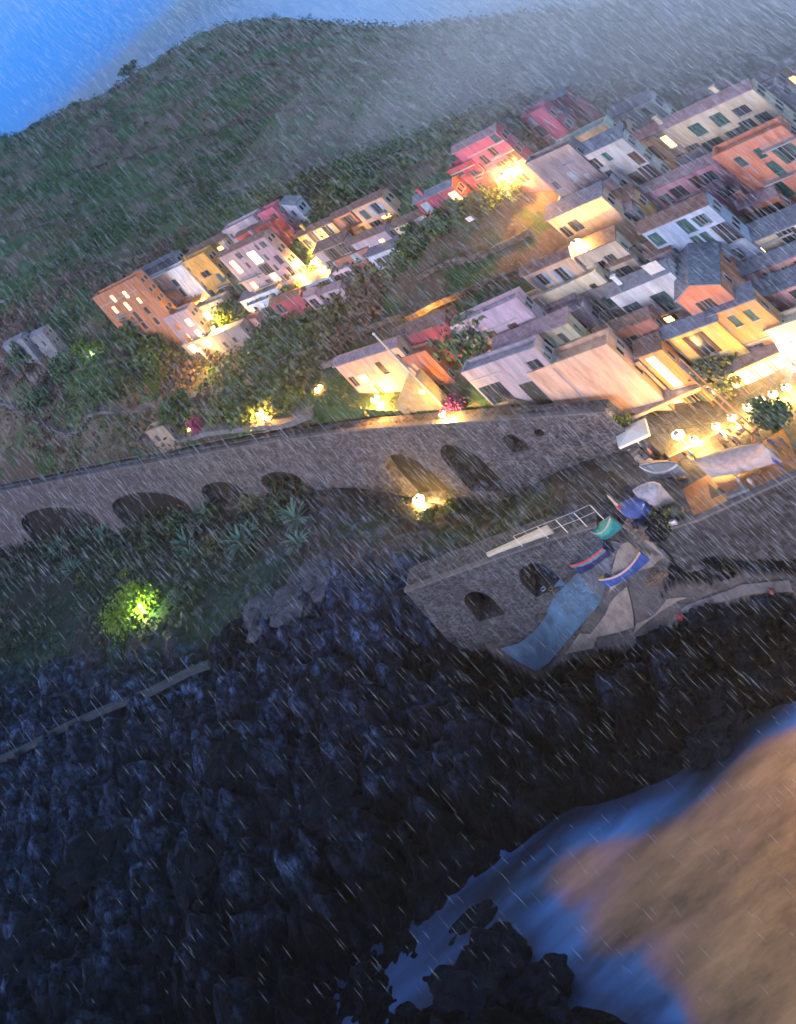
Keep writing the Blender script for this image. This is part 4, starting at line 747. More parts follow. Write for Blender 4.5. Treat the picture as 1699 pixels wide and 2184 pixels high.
lantern('orange street lamp glowing at the foot of the tall crimson apartment house', 'c', 980, 790, energy=2200, col=OR, off=8, size=1.7)
lantern('dim orange lamp by the lit window of the crimson lodge', 'c', 545, 995, energy=500, col=OR, off=3)
lantern('very bright yellow lamp on the lane below the peach chapel', 'd', 240, 1080, energy=3600, col=YE, off=11, size=1.6)
lantern('lone amber lamp above the red gabled house on the dark bank', 'n', 862, 32, energy=2200, col=OR, off=4, size=1.6)
lantern('amber lamp beside the coast road, between garden wall and tiled house', 'n', 235, 415, energy=1800, col=OR, size=1.6)
lantern('amber lamp on the dark slope in front of the tiled house', 'n', 578, 478, energy=1800, col=OR, size=1.6, off=3)
lantern('amber lamp over the yellow lit hedge of the coast road', 'm', 1297, 165, energy=2400, col=OR, size=1.6, off=3)
lantern('amber lamp on the flagpole stairs above a floodlit white strip', 'n', 872, 418, energy=2600, col=OR, size=1.7, off=6)
lantern('floodlight standing low at the head of the staircase', 'n', 985, 570, off=6, energy=2600, col=YE, hgt=2)
lantern('bright orange lamp on the narrow orange house wall', 'h', 680, 1300, energy=1300, col=OR, post=False, off=1.6)
lantern('large white floodlight against the stone wall under the first tall arch', 'n', 840, 1090, energy=8000, col=(1, .60, .16), hgt=3, size=2.0, off=3.5)
lantern('white floodlight hanging by the square canvas parasol', 'o', 690, 345, energy=1500, col=WH, size=2.2, off=1.5)
lantern('white floodlight on the orange house by the square', 'h', 1640, 890, energy=2600, col=WH, size=2.4, post=False, off=3)
lantern('yellow lamp with long rays hanging at the near end of the pergola', 'o', 1020, 312, energy=600, col=YE, size=1.5, off=3)
lantern('yellow lamp over the floodlit terrace of the amber house', 'b', 810, 485, energy=7000, col=YE, off=4, size=1.6)
lantern('small orange lamp on the end wall of the big lilac block', 'b', 707, 600, energy=1200, col=OR, off=5)
lantern('white lamp on the olive plastered house', 'a', 1060, 180, energy=1600, col=(.9, .95, .8), off=9, size=1.6)
lantern('yellow lamp beneath the peach house', 'b', 1112, 328, energy=3500, col=YE, off=6, size=1.3)
lantern('glowing lamp on the orange base of the white block', 'a', 1030, 525, energy=3000, col=YE, off=4, size=1.3)
lantern('white garden light among the shrubs below the terracotta block', 'a', 102, 955, energy=2500, col=(.85, 1, .45), off=2, hgt=2)
lantern('garden lamp behind the lit dining pavilion', 'a', 1010, 930, energy=2500, col=YE, off=13)
lantern('terrace lamp among the tables of the plum restaurant', 'a', 1130, 745, energy=5000, col=YE, off=13)
lantern('low yellow garden spot buried in the bright green bush', 'm', 700, 1130, energy=2200, col=(.80, 1, .22), off=8.5, hgt=1.2, size=.55)
lantern('little yellow spot lamp beside the magenta bougainvillea', 'm', 945, 245, energy=500, col=YE)
for k, (x, y, w) in enumerate([(1110, 340, 'first'), (1240, 265, 'second'), (1330, 215, 'third'), (1420, 155, 'fourth'), (1495, 115, 'fifth'), (1565, 80, 'sixth'), (1640, 40, 'seventh')]):
    lantern('%s warm ceiling lamp under the restaurant pergola, counted from the white parasol' % w, 'o', x, y, energy=330, col=YE, size=1.0, off=2.5, post=True)
p = az(1900, 1480, 9); harbour = lantern('powerful orange lamp added out of view beyond the square', 'D', 1900, 1480, d=p.y-2, energy=5500, col=(1, .58, .28), hgt=6, size=2)  # unseen lamp, added to warm the colour of the water

# ------------------------------------------------------------ plants
def gp(fr, x, y, up=0.):   # point on the ground under a picture point
    q = fp(fr, x, y); d = hit(*q) or 200; p = at(*q, d); return Vector((p.x, p.y, gz(p.x, p.y)+up))
def leafmat(name, c, c2, em=0): return mat(name, c, .7, .3, .8, 0, col2=c2)
LG = leafmat('dark foliage', (.075, .15, .06), (.03, .07, .035)); LY = leafmat('yellowish foliage', (.16, .22, .035), (.05, .09, .02)); LA = leafmat('blue green agave', (.10, .24, .19), (.05, .13, .11))
LM = leafmat('magenta blossom', (.50, .03, .16), (.2, .01, .08)); LP = leafmat('purple blossom', (.22, .03, .20), (.08, .012, .08)); LO = leafmat('olive foliage', (.14, .16, .07), (.07, .075, .04)); LB = leafmat('bright green foliage', (.22, .34, .03), (.07, .14, .02))
def leafcloud(n, rad, leaf, clumps, seed, flat=.8, hollow=.35):
    g = np.random.default_rng(seed); cc = g.normal(size=(clumps, 3)); cc /= np.linalg.norm(cc, axis=1)[:, None]; cc *= (hollow+(1-hollow)*g.random((clumps, 1))**.6); cc *= np.array(rad)*.8
    cr = g.uniform(.22, .5, clumps)*np.mean(rad)
    k = g.integers(0, clumps, n); p = cc[k]+g.normal(size=(n, 3))*cr[k][:, None]*.55*np.array([1, 1, flat])
    a = g.normal(size=(n, 3)); a /= np.linalg.norm(a, axis=1)[:, None]; b = np.cross(a, g.normal(size=(n, 3))); b /= np.linalg.norm(b, axis=1)[:, None]
    s = leaf*g.uniform(.5, 1.3, (n, 1)); v = np.stack([p-a*s, p+b*s*.55, p+a*s, p-b*s*.55], 1).reshape(-1, 3)
    return v
def quads(name, v, m, parent=None, loc=None):
    n = len(v)//4; me = bpy.data.meshes.new(name); me.vertices.add(len(v)); me.vertices.foreach_set('co', v.astype(np.float32).ravel())
    me.loops.add(n*4); me.polygons.add(n); me.loops.foreach_set('vertex_index', np.arange(n*4, dtype=np.int32)); me.polygons.foreach_set('loop_start', np.arange(0, n*4, 4, dtype=np.int32)); me.polygons.foreach_set('loop_total', np.full(n, 4, np.int32))
    me.update(calc_edges=True); me.materials.append(m); ob = bpy.data.objects.new(name, me); C.objects.link(ob)
    if parent: ob.parent = parent
    if loc is not None: ob.location = loc
    return ob
def tree(label, p, rad, m, n=900, leaf=.35, trunk=1.5, name='tree', clumps=26, seed=1, group=None, hollow=.35):
    r = empty(name, p, label, name.replace('_', ' '), group); mb = MB(); hgt = trunk+rad[2]
    mb.tube([(0, 0, -.6), (.1, .05, trunk*.6), (-.1, 0, trunk+rad[2]*.5), (0, .1, trunk+rad[2]*1.2)], [.07*rad[2]+.08, .06*rad[2]+.06, .05*rad[2], .03], 6)
    g = random.Random(seed)
    for k in range(6):
        an = g.uniform(0, 6.28); z0 = trunk*.6+g.random()*rad[2]*.6; mb.tube([(0, 0, z0), (math.cos(an)*rad[0]*.35, math.sin(an)*rad[1]*.35, z0+rad[2]*.3), (math.cos(an)*rad[0]*.7, math.sin(an)*rad[1]*.7, z0+rad[2]*.55)], [.1, .07, .03], 5)
    mb.build('trunk', M['bark'], r).location = (0, 0, 0); r_ = leafcloud(n, rad, leaf, clumps, seed, hollow=hollow); r_[:, 2] += trunk+rad[2]*.9; quads('crown', r_, m, r)
    return r
tree('dark leafy tree in front of the yellow ochre house by the restaurant roof', gp('h', 1130, 1310), (3.6, 3.0, 2.3), LO, 2600, .32, .6, seed=2, clumps=40)
tree('tall dull green cypress like tree beside the low beige house', gp('h', 240, 1400), (1.2, 1.2, 3.6), LO, 1300, .25, .3, name='cypress', seed=3)
tree('dark round tree between the crane and the square on the far right', gp('o', 1640, 290), (2.4, 2.4, 1.8), LG, 1500, .3, .6, seed=4)
tree('round garden tree right below the terracotta corner block', gp('a', 570, 900), (6, 5, 4), LG, 1500, .7, .8, seed=5)
tree('bushy tree lit from the side by the dining terrace', gp('a', 1330, 720), (3.5, 3, 3), LY, 900, .5, .6, seed=6)
tree('small tree in front of the lit dining pavilion', gp('a', 700, 950), (5, 4, 3.2), LG, 1000, .6, .5, seed=7)
tree('broad dark tree filling the gap below the rosy stepped house', gp('c', 1480, 480), (4.5, 3.5, 3), LO, 1500, .45, .5, seed=8)
for k, (x, y, rr) in enumerate([(905, 530, 3.5), (960, 505, 3.2), (1010, 480, 3.2), (1060, 455, 3), (1110, 430, 2.6), (890, 560, 3)]):
    tree(['dark bush tree under the cream row house', 'dark bush tree under the crimson lodge', 'dark bush tree left of the lamp under the crimson wing', 'dark bush tree below the orange street lamp', 'dark bush tree nearest the lilac stone building', 'lowest dark bush tree above the meadow'][k], gp('D', x, y), (rr, rr, rr*.8), LG, 1000, .42, .3, seed=10+k, group='trees under the crimson houses')
tree('lone umbrella shaped pine standing out on the skyline', at(286, 158, 532)-Vector((0, 0, 5)), (7.5, 6, 2.2), LG, 700, .8, 7, name='pine_tree', seed=20)
tree('clump of skyline trees on the hill top left of the highest ridge', at(150, 240, 528)-Vector((0, 0, 4)), (9, 7, 4), LG, 700, 1, 0.5, seed=21)
for k, (x, y) in enumerate([(60, 770), (150, 800), (250, 850), (330, 800), (1035, 755), (400, 900), (100, 870)]):
    tree(['dark round tree below the lone farmhouse', 'dark round tree left of the green garden light', 'dark round tree under the green garden light', 'dark round tree below the garden tree of the terracotta block', 'dark tree between lilac pink house and red gabled house', 'dark round tree above the coast road', 'dark round tree at the left picture edge under the farmhouse'][k], gp('D', x, y), (5.5, 5, 3.6), LG, 1100, .6, .3, seed=30+k, group='dark trees on the lower slope')
def bush(label, p, rad, m, n=500, leaf=.22, name='bush', seed=1, group=None, clumps=14):
    r = empty(name, p, label, name.replace('_', ' '), group); v = leafcloud(n, rad, leaf, clumps, seed, hollow=.1); v[:, 2] = np.abs(v[:, 2]+rad[2]*.6); quads('leaves', v, m, r)
    mb = MB()
    for k in range(5): an = k*1.3; mb.tube([(0, 0, -.3), (math.cos(an)*rad[0]*.5, math.sin(an)*rad[1]*.5, rad[2]*.9)], [.06, .02], 4)
    mb.build('stem', M['bark'], r).location = (0, 0, 0); return r
bush('vivid yellow green bush lit up from inside on the dark rocks', gp('m', 690, 1190), (7.6, 6.0, 3.6), LB, 7500, .32, seed=40, clumps=60)
bush('loose lime green shoots above the lit up bush', gp('m', 640, 975), (2.6, 1.5, 1), LY, 500, .26, seed=41)
bush('magenta bougainvillea glowing beside the coast road', gp('m', 1000, 260), (2.2, 2, 2.2), LM, 900, .3, seed=42, name='bougainvillea', clumps=18)
bush('yellow lit shrub to the left of the magenta bougainvillea', gp('m', 940, 265), (2, 1.6, 1), LY, 500, .3, seed=43)
bush('purple bougainvillea under the plain salmon wall, the lower left one', gp('f', 1015, 690), (1.6, 1.2, 1.1), LP, 700, .2, seed=44, name='bougainvillea')
bush('purple bougainvillea under the plain salmon wall, the upper right one', gp('f', 1210, 620), (1.3, 1.1, .9), LP, 600, .2, seed=45, name='bougainvillea')
bush('dark purple bougainvillea right of the floodlit stairs', gp('n', 1140, 600), (3, 1.6, 1.4), LP, 900, .25, seed=46, name='bougainvillea')
for k, (x, y) in enumerate([(1100, 200), (1180, 160), (1260, 200), (1350, 150), (1430, 125), (1500, 110)]):
    bush(['nearest the magenta bougainvillea', 'just left of the middle amber lamp', 'under the middle amber lamp', 'right of the middle amber lamp', 'halfway between two amber lamps', 'below the upper amber lamp'][k].join(['yellow green hedge shrub ', '']), gp('m', x, y), (3.4, 2, 1.6), LY, 700, .35, seed=50+k, group='hedge along the coast road')
bush('bright lime shrub around the white garden light', gp('a', 170, 980), (5, 4, 2.4), LB, 1100, .5, seed=60)
bush('lime shrub at the far left end of the lit garden', gp('a', 20, 950), (3, 3, 1.6), LB, 500, .5, seed=61)
bush('dark ivy clump hanging on the stone wall under the small round niche', gp('n', 1620, 900), (4, 2.5, 2.2), LO, 1500, .3, seed=62)
bush('yellow lit shrub at the foot of the big white floodlight', gp('n', 1080, 1150), (3.4, 1.4, 1), LY, 1100, .25, seed=63)
bush('yellowish shrub below the big white floodlight', gp('n', 930, 1215), (2.6, 1.2, .8), LY, 700, .25, seed=64)
bush('bright yellow green shrub behind the white square parasol', gp('o', 730, 280), (1.6, 1.2, 1.2), LY, 600, .22, seed=65)
bush('scruffy plants in pots at the foot of the white floodlight', gp('o', 600, 400), (1.4, 1.4, .8), LY, 500, .18, seed=66)
bush('weedy tuft crowning the corner rock below the square', gp('o', 1060, 920), (3, 1.8, 1.2), LO, 1200, .2, seed=67)
for k, (x, y, rr, mm) in enumerate([(900, 760, 4, LG), (1090, 690, 3.6, LG), (1290, 620, 4.2, LO), (1400, 690, 3.4, LG), (760, 860, 3.2, LG), (1090, 830, 3, LO), (600, 900, 2.6, LG), (1580, 980, 2, LO), (420, 1010, 2.4, LO)]):
    bush(['below the second arch', 'under the third arch', 'widest of the garden', 'under the fourth arch', 'left of the middle agaves', 'between the middle agaves', 'above the lit up bush', 'nearest the bluish boulders', 'left of the lit up bush'][k].join(['dark garden shrub ', '']), gp('m', x, y), (rr, rr*.7, rr*.5), mm, 1300, .3, seed=70+k, group='dark shrubs of the lower garden')
def agave(label, p, s, n=22, seed=0, m=LA):
    g = random.Random(seed); mb = MB()
    for k in range(n):
        an = g.uniform(0, 6.28); el = g.uniform(.15, 1.35); L_ = s*g.uniform(.75, 1.1); w = .10*s; c, s_ = math.cos(an), math.sin(an); pr = None
        for j in range(6):
            t = j/5; rr = L_*t*math.cos(el-.45*t); zz = L_*(t*math.sin(el))-.25*t*t*L_; ww = w*math.sin(math.pi*(.18+.82*(1-t)))*(1-t*.6)+.004
            a_, b_ = Vector((c*rr-s_*ww, s_*rr+c*ww, zz+.1)), Vector((c*rr+s_*ww, s_*rr-c*ww, zz+.1)); mid = Vector((c*rr, s_*rr, zz+.02))
            if pr: mb.poly([pr[0], pr[2], mid, a_]); mb.poly([pr[2], pr[1], b_, mid])
            pr = (a_, b_, mid)
    r = empty('agave', p, label, 'agave', 'agaves in the lower garden'); mb.build('leaves', m, r).location = (0, 0, 0); return r
for k, (x, y, s) in enumerate([(325, 845, 3.0), (545, 805, 2.9), (450, 800, 2.4), (380, 975, 2.7), (270, 900, 2.0), (960, 850, 2.8), (1060, 700, 2.6), (1235, 845, 2.9), (1290, 800, 2.0), (1510, 725, 2.6), (1520, 850, 2.0), (980, 900, 1.8)]):
    agave(['big blue green agave at the foot of the first arch pier', 'spiky agave right of the first arch pier', 'agave squeezed between two bigger agaves by the first arch', 'agave lowest on the slope below the first arch', 'small agave left of the biggest agaves', 'teal agave in the middle of the lower garden', 'dusty agave under the second arch', 'bluish agave left of the third arch foot', 'small agave touching a bluish agave', 'pale blue agave under the fourth arch', 'small agave below the pale blue agave', 'small teal agave in the middle garden'][k], gp('m', x, y, .9), s*1.55, 30, 90+k)
# undergrowth on every green slope: nobody could count it
def undergrowth():
    px, py = projn(TX, TY, TZ)
    ok = (px > -60) & (px < W+60) & (py > -40) & (py < 1420) & ((TRK < .55) | ((TRK < .66) & (TY < np.interp(TX, wx, wy)))) & (~TFL) & (TZ > 1) & (TY < 640)
    w = np.where(TY > 225, 1., .55); w = np.where((px > 900) & (py > 420) & (TY < 200), .25, w); w = np.where((TRK > .15) & (TY > np.interp(TX, wx, wy)), .35, w)
    w = np.where(TY < np.interp(TX, wx, wy), w*.45, w); idx = np.nonzero(ok)[0]; w = w[idx]; w /= w.sum(); n = 15000
    # clumpy: pull picks with a noise field
    nz = np.array([mnoise.noise(Vector((TX[i]*.03, TY[i]*.03, 2))) for i in idx]); w = w*np.clip(.55+nz, .05, 2); w /= w.sum()
    pick = rng.choice(idx, n, p=w); c = np.stack([TX[pick], TY[pick], TZ[pick]], 1); c[:, :2] += rng.normal(size=(n, 2))*1.2
    s = np.where(TY[pick] > 225, rng.uniform(.9, 3.0, n), rng.uniform(.35, 1.0, n)); q = 19
    gard = c[:, 1] < np.interp(c[:, 0], wx, wy)
    for part, (mm, nm) in enumerate(((LG, 'undergrowth'), (LO, 'undergrowth'), (leafmat('reddish scrub', (.17, .11, .09), (.09, .06, .05)), 'undergrowth'), (leafmat('shade-darkened undergrowth', (.035, .06, .035), (.012, .022, .016)), 'ground_cover'))):  # garden leaves are a darker copy with shade put into the colour
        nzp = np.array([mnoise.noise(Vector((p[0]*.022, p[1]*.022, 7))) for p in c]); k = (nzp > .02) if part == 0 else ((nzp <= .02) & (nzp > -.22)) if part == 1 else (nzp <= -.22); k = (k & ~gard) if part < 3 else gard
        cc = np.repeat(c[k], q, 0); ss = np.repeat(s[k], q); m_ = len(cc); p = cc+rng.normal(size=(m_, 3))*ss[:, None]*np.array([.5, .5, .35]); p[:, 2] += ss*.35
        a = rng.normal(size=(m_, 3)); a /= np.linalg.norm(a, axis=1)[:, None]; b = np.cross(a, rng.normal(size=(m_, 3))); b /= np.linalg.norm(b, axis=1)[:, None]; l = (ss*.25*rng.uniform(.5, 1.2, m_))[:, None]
        ob = quads(nm, np.stack([p-a*l, p+b*l*.6, p+a*l, p-b*l*.6], 1).reshape(-1, 3), mm); kind(ob, 'stuff'); ob['label'] = ['dark green bushes covering the hillside', 'olive bushes covering the hillside', 'reddish scrub covering the hillside', 'undergrowth with painted shade covering the lower garden'][part]
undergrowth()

# ------------------------------------------------------------ lanes, slipway, stairs
def drape(name, corners, m, nx=24, ny=6, up=.12, knd='structure'):
    a, b, c, d = [p.xy for p in corners]; mb = MB()
    pts = [[(a.lerp(b, i/nx)).lerp(d.lerp(c, i/nx), j/ny) for i in range(nx+1)] for j in range(ny+1)]
    fl = [p for row in pts for p in row]; z = ground([p.x for p in fl], [p.y for p in fl])+up
    mb.v = [(p.x, p.y, float(zz)) for p, zz in zip(fl, z)]
    for j in range(ny):
        for i in range(nx): k = j*(nx+1)+i; mb.f.append((k, k+1, k+nx+2, k+nx+1)); mb.m.append(0)
    o = mb.build(name, m); 
    if knd: kind(o, knd)
    return o
def lane(name, fr, pts, w, m, up=.25):
    ps = [gp(fr, *p) for p in pts]; mb = MB(); P_ = []
    for i in range(len(ps)-1):
        for t in np.linspace(0, 1, 9)[:-1]: P_.append(ps[i].lerp(ps[i+1], float(t)))
    P_.append(ps[-1]); pr = None
    for i, p in enumerate(P_):
        dd = (P_[min(i+1, len(P_)-1)]-P_[max(i-1, 0)]).xy.normalized(); n = Vector((-dd.y, dd.x, 0))*w/2; z = gz(p.x, p.y)+up
        l, r = Vector((p.x, p.y, z))+n, Vector((p.x, p.y, z))-n
        if pr: mb.hexa([pr[1]-Vector((0, 0, 1)), r-Vector((0, 0, 1)), l-Vector((0, 0, 1)), pr[0]-Vector((0, 0, 1)), pr[1], r, l, pr[0]])
        pr = (l, r)
    return mb.build(name, m)
kind(lane('upper_lane', 'm', [(-60, 225), (200, 205), (440, 190), (620, 160), (860, 105), (1100, 60), (1360, 12)], 2.2, M['concrete'], .5), 'structure')
kind(lane('coast_road', 'm', [(700, 300), (900, 285), (1100, 260), (1350, 235), (1600, 190)], 3, M['concrete'], .3), 'structure')
lw = lane('lane_wall', 'n', [(290, 310), (400, 265), (520, 245), (680, 190), (810, 115)], .8, M['coping'], 1.6); tag(lw, 'curving pale lane wall climbing to the red gabled house', 'wall')
BLUEST = mat('wet blue slipway stone', (.07, .16, .28), .28, .35, .5, .3, 3, spec=.6); WST = M['warmstone']
drape('slipway', [gp('o', 20, 1560), gp('o', 230, 1690), gp('o', 640, 1330), gp('o', 470, 1130)], BLUEST, up=.3)
drape('slipway_head', [gp('o', 470, 1130), gp('o', 640, 1330), gp('o', 760, 980), gp('o', 640, 960)], mat('slate slipway stone', (.09, .10, .14), .35, .35, .6, .4, 3, spec=.5), up=.28)
drape('stone_ramp', [gp('o', 770, 970), gp('o', 640, 1240), gp('o', 760, 1180), gp('o', 900, 930)], WST, up=.34)
drape('ramp_foot', [gp('o', 650, 1300), gp('o', 545, 1530), gp('o', 790, 1440), gp('o', 800, 1260)], WST, up=.33)
drape('stone_causeway', [gp('o', 780, 1470), gp('o', 800, 1420), gp('o', 1120, 1290), gp('o', 1000, 1300)], WST, up=.2)
drape('landing_slabs', [gp('o', 390, 1590), gp('o', 560, 1570), gp('o', 600, 1500), gp('o', 490, 1490)], WST, up=.3, nx=6)
drape('platform_path', [gp('o', 1000, 1400), gp('o', 1020, 1370), gp('o', 1699, 1190), gp('o', 1699, 1230)], M['concrete'], up=.3)
drape('boat_square', [gp('o', 1115, 785), gp('o', 1060, 640), gp('o', 1640, 290), gp('o', 1740, 515)], mat('terracotta paving', (.46, .20, .085), .5, .25, .6, .25, 4), up=.05)
# rough slope between the stone ramp and the sea wall
def boulder(label, p, s, seed, m=None, name='boulder', sq=(1, 1, .7)):
    bm = bmesh.new(); bmesh.ops.create_icosphere(bm, subdivisions=4, radius=1); rv = random.Random(seed).uniform(0, 50)
    for v in bm.verts:
        q = v.co*1.3+Vector((rv, 0, 0)); d = mnoise.voronoi(q*.9)[0]; v.co = Vector((v.co.x*sq[0], v.co.y*sq[1], v.co.z*sq[2]))*s*(.72+min(.5, d[1]-d[0])*.7+mnoise.fractal(q*1.5, 1, 2, 4)*.14)
    me = bpy.data.meshes.new(name); bm.to_mesh(me); bm.free(); me.materials.append(m or M['rockm']); o = bpy.data.objects.new(name, me); C.objects.link(o); o.location = p+Vector((0, 0, s*sq[2]*.15)); return tag(o, label, 'rock', None)
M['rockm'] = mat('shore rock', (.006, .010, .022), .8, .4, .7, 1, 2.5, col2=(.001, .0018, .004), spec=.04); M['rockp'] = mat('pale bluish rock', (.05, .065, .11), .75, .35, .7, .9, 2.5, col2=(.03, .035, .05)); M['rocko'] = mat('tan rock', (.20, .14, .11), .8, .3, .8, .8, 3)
for k, (fr, x, y, s, mm, lb, sq) in enumerate([
    ('m', 1500, 1130, 5.0, 'rockp', 'large smooth pale blue boulder below the landing', (1.3, .9, .6)), ('m', 1630, 980, 4.6, 'rockp', 'pale blue boulder nearest the big floodlight', (1.2, .9, .6)), ('m', 1330, 1180, 4.2, 'rockp', 'pale blue boulder lowest of the three below the landing', (1.3, .9, .6)),
    ('m', 1180, 1300, 3.4, 'rockm', 'grey boulder on the slope right of the bright green bush', (1.2, 1, .6)),
    ('o', 930, 1010, 1.1, 'rocko', 'tan rounded boulder beside the yellow and blue boat', (1, .8, .9)), ('o', 1040, 960, 1.8, 'rockm', 'craggy dark rock under the corner of the square', (1.2, .8, .8)), ('o', 1070, 1060, 1.5, 'rocko', 'tan outcrop running down beside the stone ramp', (1.6, .7, .5)), ('o', 960, 1160, 1.4, 'rocko', 'lower tan outcrop beside the stone ramp', (1.7, .7, .4)),
    ('o', 1260, 1080, 1.8, 'rockm', 'dark sloping rock against the sea wall base', (.8, 1.6, .8)),
    ('q', 850, 660, 2.4, 'rockm', 'round dark rock with surf around it at the corner of the bay', (1.2, .9, .55)), ('q', 1380, 290, 2.8, 'rockm', 'dark rock wedge at the upper end of the surf', (1.8, .8, .5)), ('q', 1180, 520, 2.2, 'rockm', 'flat dark rock under the violet surf', (2.2, .7, .35)),
    ('q', 430, 1230, 3.4, 'rockm', 'big dark rock at the lower picture edge beside blue surf', (1.3, 1, .7)), ('q', 300, 1380, 4.0, 'rockm', 'dark rock at the bottom edge left of the big dark rock', (1.3, 1, .6)), ('q', 1060, 1430, 2.6, 'rockm', 'low wet rock at the bottom edge in pink surf', (1.7, .8, .45)), ('q', 700, 1440, 3.0, 'rockm', 'dark rock at the bottom edge right of the big dark rock', (1.4, .9, .5)),
    ('q', 350, 1060, 2.6, 'rockm', 'low dark rock in the middle of the blue surf', (2, .8, .4)), ('r', 400, 960, 5, 'rockm', 'broad boulder in the dark lower left', (1.4, 1, .6)), ('r', 1000, 560, 4.5, 'rockm', 'cracked boulder below the walled path', (1.2, 1, .7)), ('r', 1420, 720, 4.5, 'rockm', 'bulky boulder in the middle of the dark rocks', (1.2, 1, .7)), ('r', 850, 1010, 4, 'rockm', 'rounded boulder left of the black gullies', (1.2, 1, .7)), ('r', 120, 1350, 5, 'rockm', 'boulder at the lower left edge', (1.4, 1, .6))]):
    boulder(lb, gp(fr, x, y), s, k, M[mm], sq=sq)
# ledge path with its railing on the dark rocks
pl = [gp('r', x, y, .6) for x, y in [(-80, 560), (90, 492), (270, 400), (435, 325), (650, 240), (820, 160), (900, 128)]]
mb = MB()
for a, b in zip(pl[:-1], pl[1:]):
    d = (b-a).xy.normalized(); n = Vector((-d.y, d.x, 0))*1.0; h = Vector((0, 0, .25)); hh = Vector((0, 0, .6)); mb.hexa([a-hh, b-hh, b-hh+n, a-hh+n, a+h, b+h, b+h+n, a+h+n])
kind(mb.build('ledge_path', mat('pale blue ledge concrete', (.025, .04, .07), .7, .3, .6, .3, 3)), 'structure')
pr = empty('path_railing', pl[0], 'railing with thin bluish posts along the ledge path on the dark rocks', 'railing')
for x, y in [(-20, 530), (90, 490), (155, 455), (270, 392), (360, 370), (435, 325), (540, 280), (650, 240), (740, 200), (820, 145)]:
    b = gp('r', x, y, .9); mb = MB(); mb.tube([b, b+Vector((0, 0, 2.2))], .085, 5); mb.build('post', mat('pale blue rail paint', (.09, .15, .27), .5, .1), pr)
# landing parapet and railing above the caves
lp = [az(x, y, 14.2, 'o') for x, y in [(-60, 1020), (40, 975), (150, 925), (290, 862)]]
mb = MB()
for a, b in zip(lp[:-1], lp[1:]):
    d = (b-a).xy.normalized(); n = Vector((-d.y, d.x, 0))*.5; h = Vector((0, 0, .5)); hh = Vector((0, 0, 1.2)); mb.hexa([a-hh, b-hh, b-hh+n, a-hh+n, a+h, b+h, b+h+n, a+h+n])
tag(mb.build('parapet', mat('cream painted parapet', (.62, .55, .42), .7, .15)), 'low cream parapet beside the landing above the boat caves', 'wall')
lr = empty('landing_railing', az(290, 920, 13.6, 'o'), 'white posts and rails of the landing above the boat caves', 'railing'); tops = []
for x, y in [(150, 975), (290, 920), (395, 880), (500, 840), (595, 797)]:
    b = az(x, y, 13.5, 'o'); mb = MB(); mb.tube([b, b+Vector((0, 0, 2.1))], .065, 5); mb.build('post', M['white'], lr); tops.append(b+Vector((0, 0, 2.2)))
mb = MB(); mb.tube(tops, .018, 4); mb.tube([t-Vector((0, 0, 1)) for t in tops], .018, 4); mb.build('rail', M['white'], lr)
# mast and staircase under the red gabled house
b = gp('n', 1060, 600); tp = 15.
mst = empty('mast', b, 'tall slanting looking white mast rising from the floodlit staircase', 'mast'); mb = MB(); mb.tube([b-Vector((0, 0, 1)), b+Vector((0, 0, tp))], [.28, .16], 8); mb.build('pole', mat('mast paint', (.62, .55, .48), .5, .1), mst); mb = MB(); mb.lathe(b+Vector((0, 0, tp)), [(.02, .35), (.25, .2), (.25, 0), (.02, -.05)], 8); mb.build('cap', M['white'], mst)
s0, s1_ = gp('n', 845, 660), gp('n', 1060, 600); mb = MB(); n_ = 14; dd = (s1_-s0); dd.z = 0; w_ = Vector((-dd.y, dd.x, 0)).normalized()*2.4
for k in range(n_): q = s0+dd*(k/n_); mb.box(Vector((q.x, q.y, s0.z-2)), dd/n_, w_, (0, 0, 2.2+k*.36))
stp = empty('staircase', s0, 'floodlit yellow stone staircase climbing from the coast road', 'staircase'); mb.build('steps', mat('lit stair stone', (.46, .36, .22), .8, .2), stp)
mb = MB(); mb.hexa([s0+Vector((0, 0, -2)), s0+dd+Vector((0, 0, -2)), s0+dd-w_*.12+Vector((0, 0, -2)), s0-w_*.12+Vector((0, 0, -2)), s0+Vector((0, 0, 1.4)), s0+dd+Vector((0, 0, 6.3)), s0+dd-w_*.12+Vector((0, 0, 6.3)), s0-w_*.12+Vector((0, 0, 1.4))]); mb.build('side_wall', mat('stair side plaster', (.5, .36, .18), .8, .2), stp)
house('tiny lit stone hut below the magenta bougainvillea', 'm', (800, 350), (890, 330), (730, 290), 250, -50, (.26, .20, .15), [(790, 292, 'o', 1, .8)], roof='flat', D=5, name='hut', cat='hut')

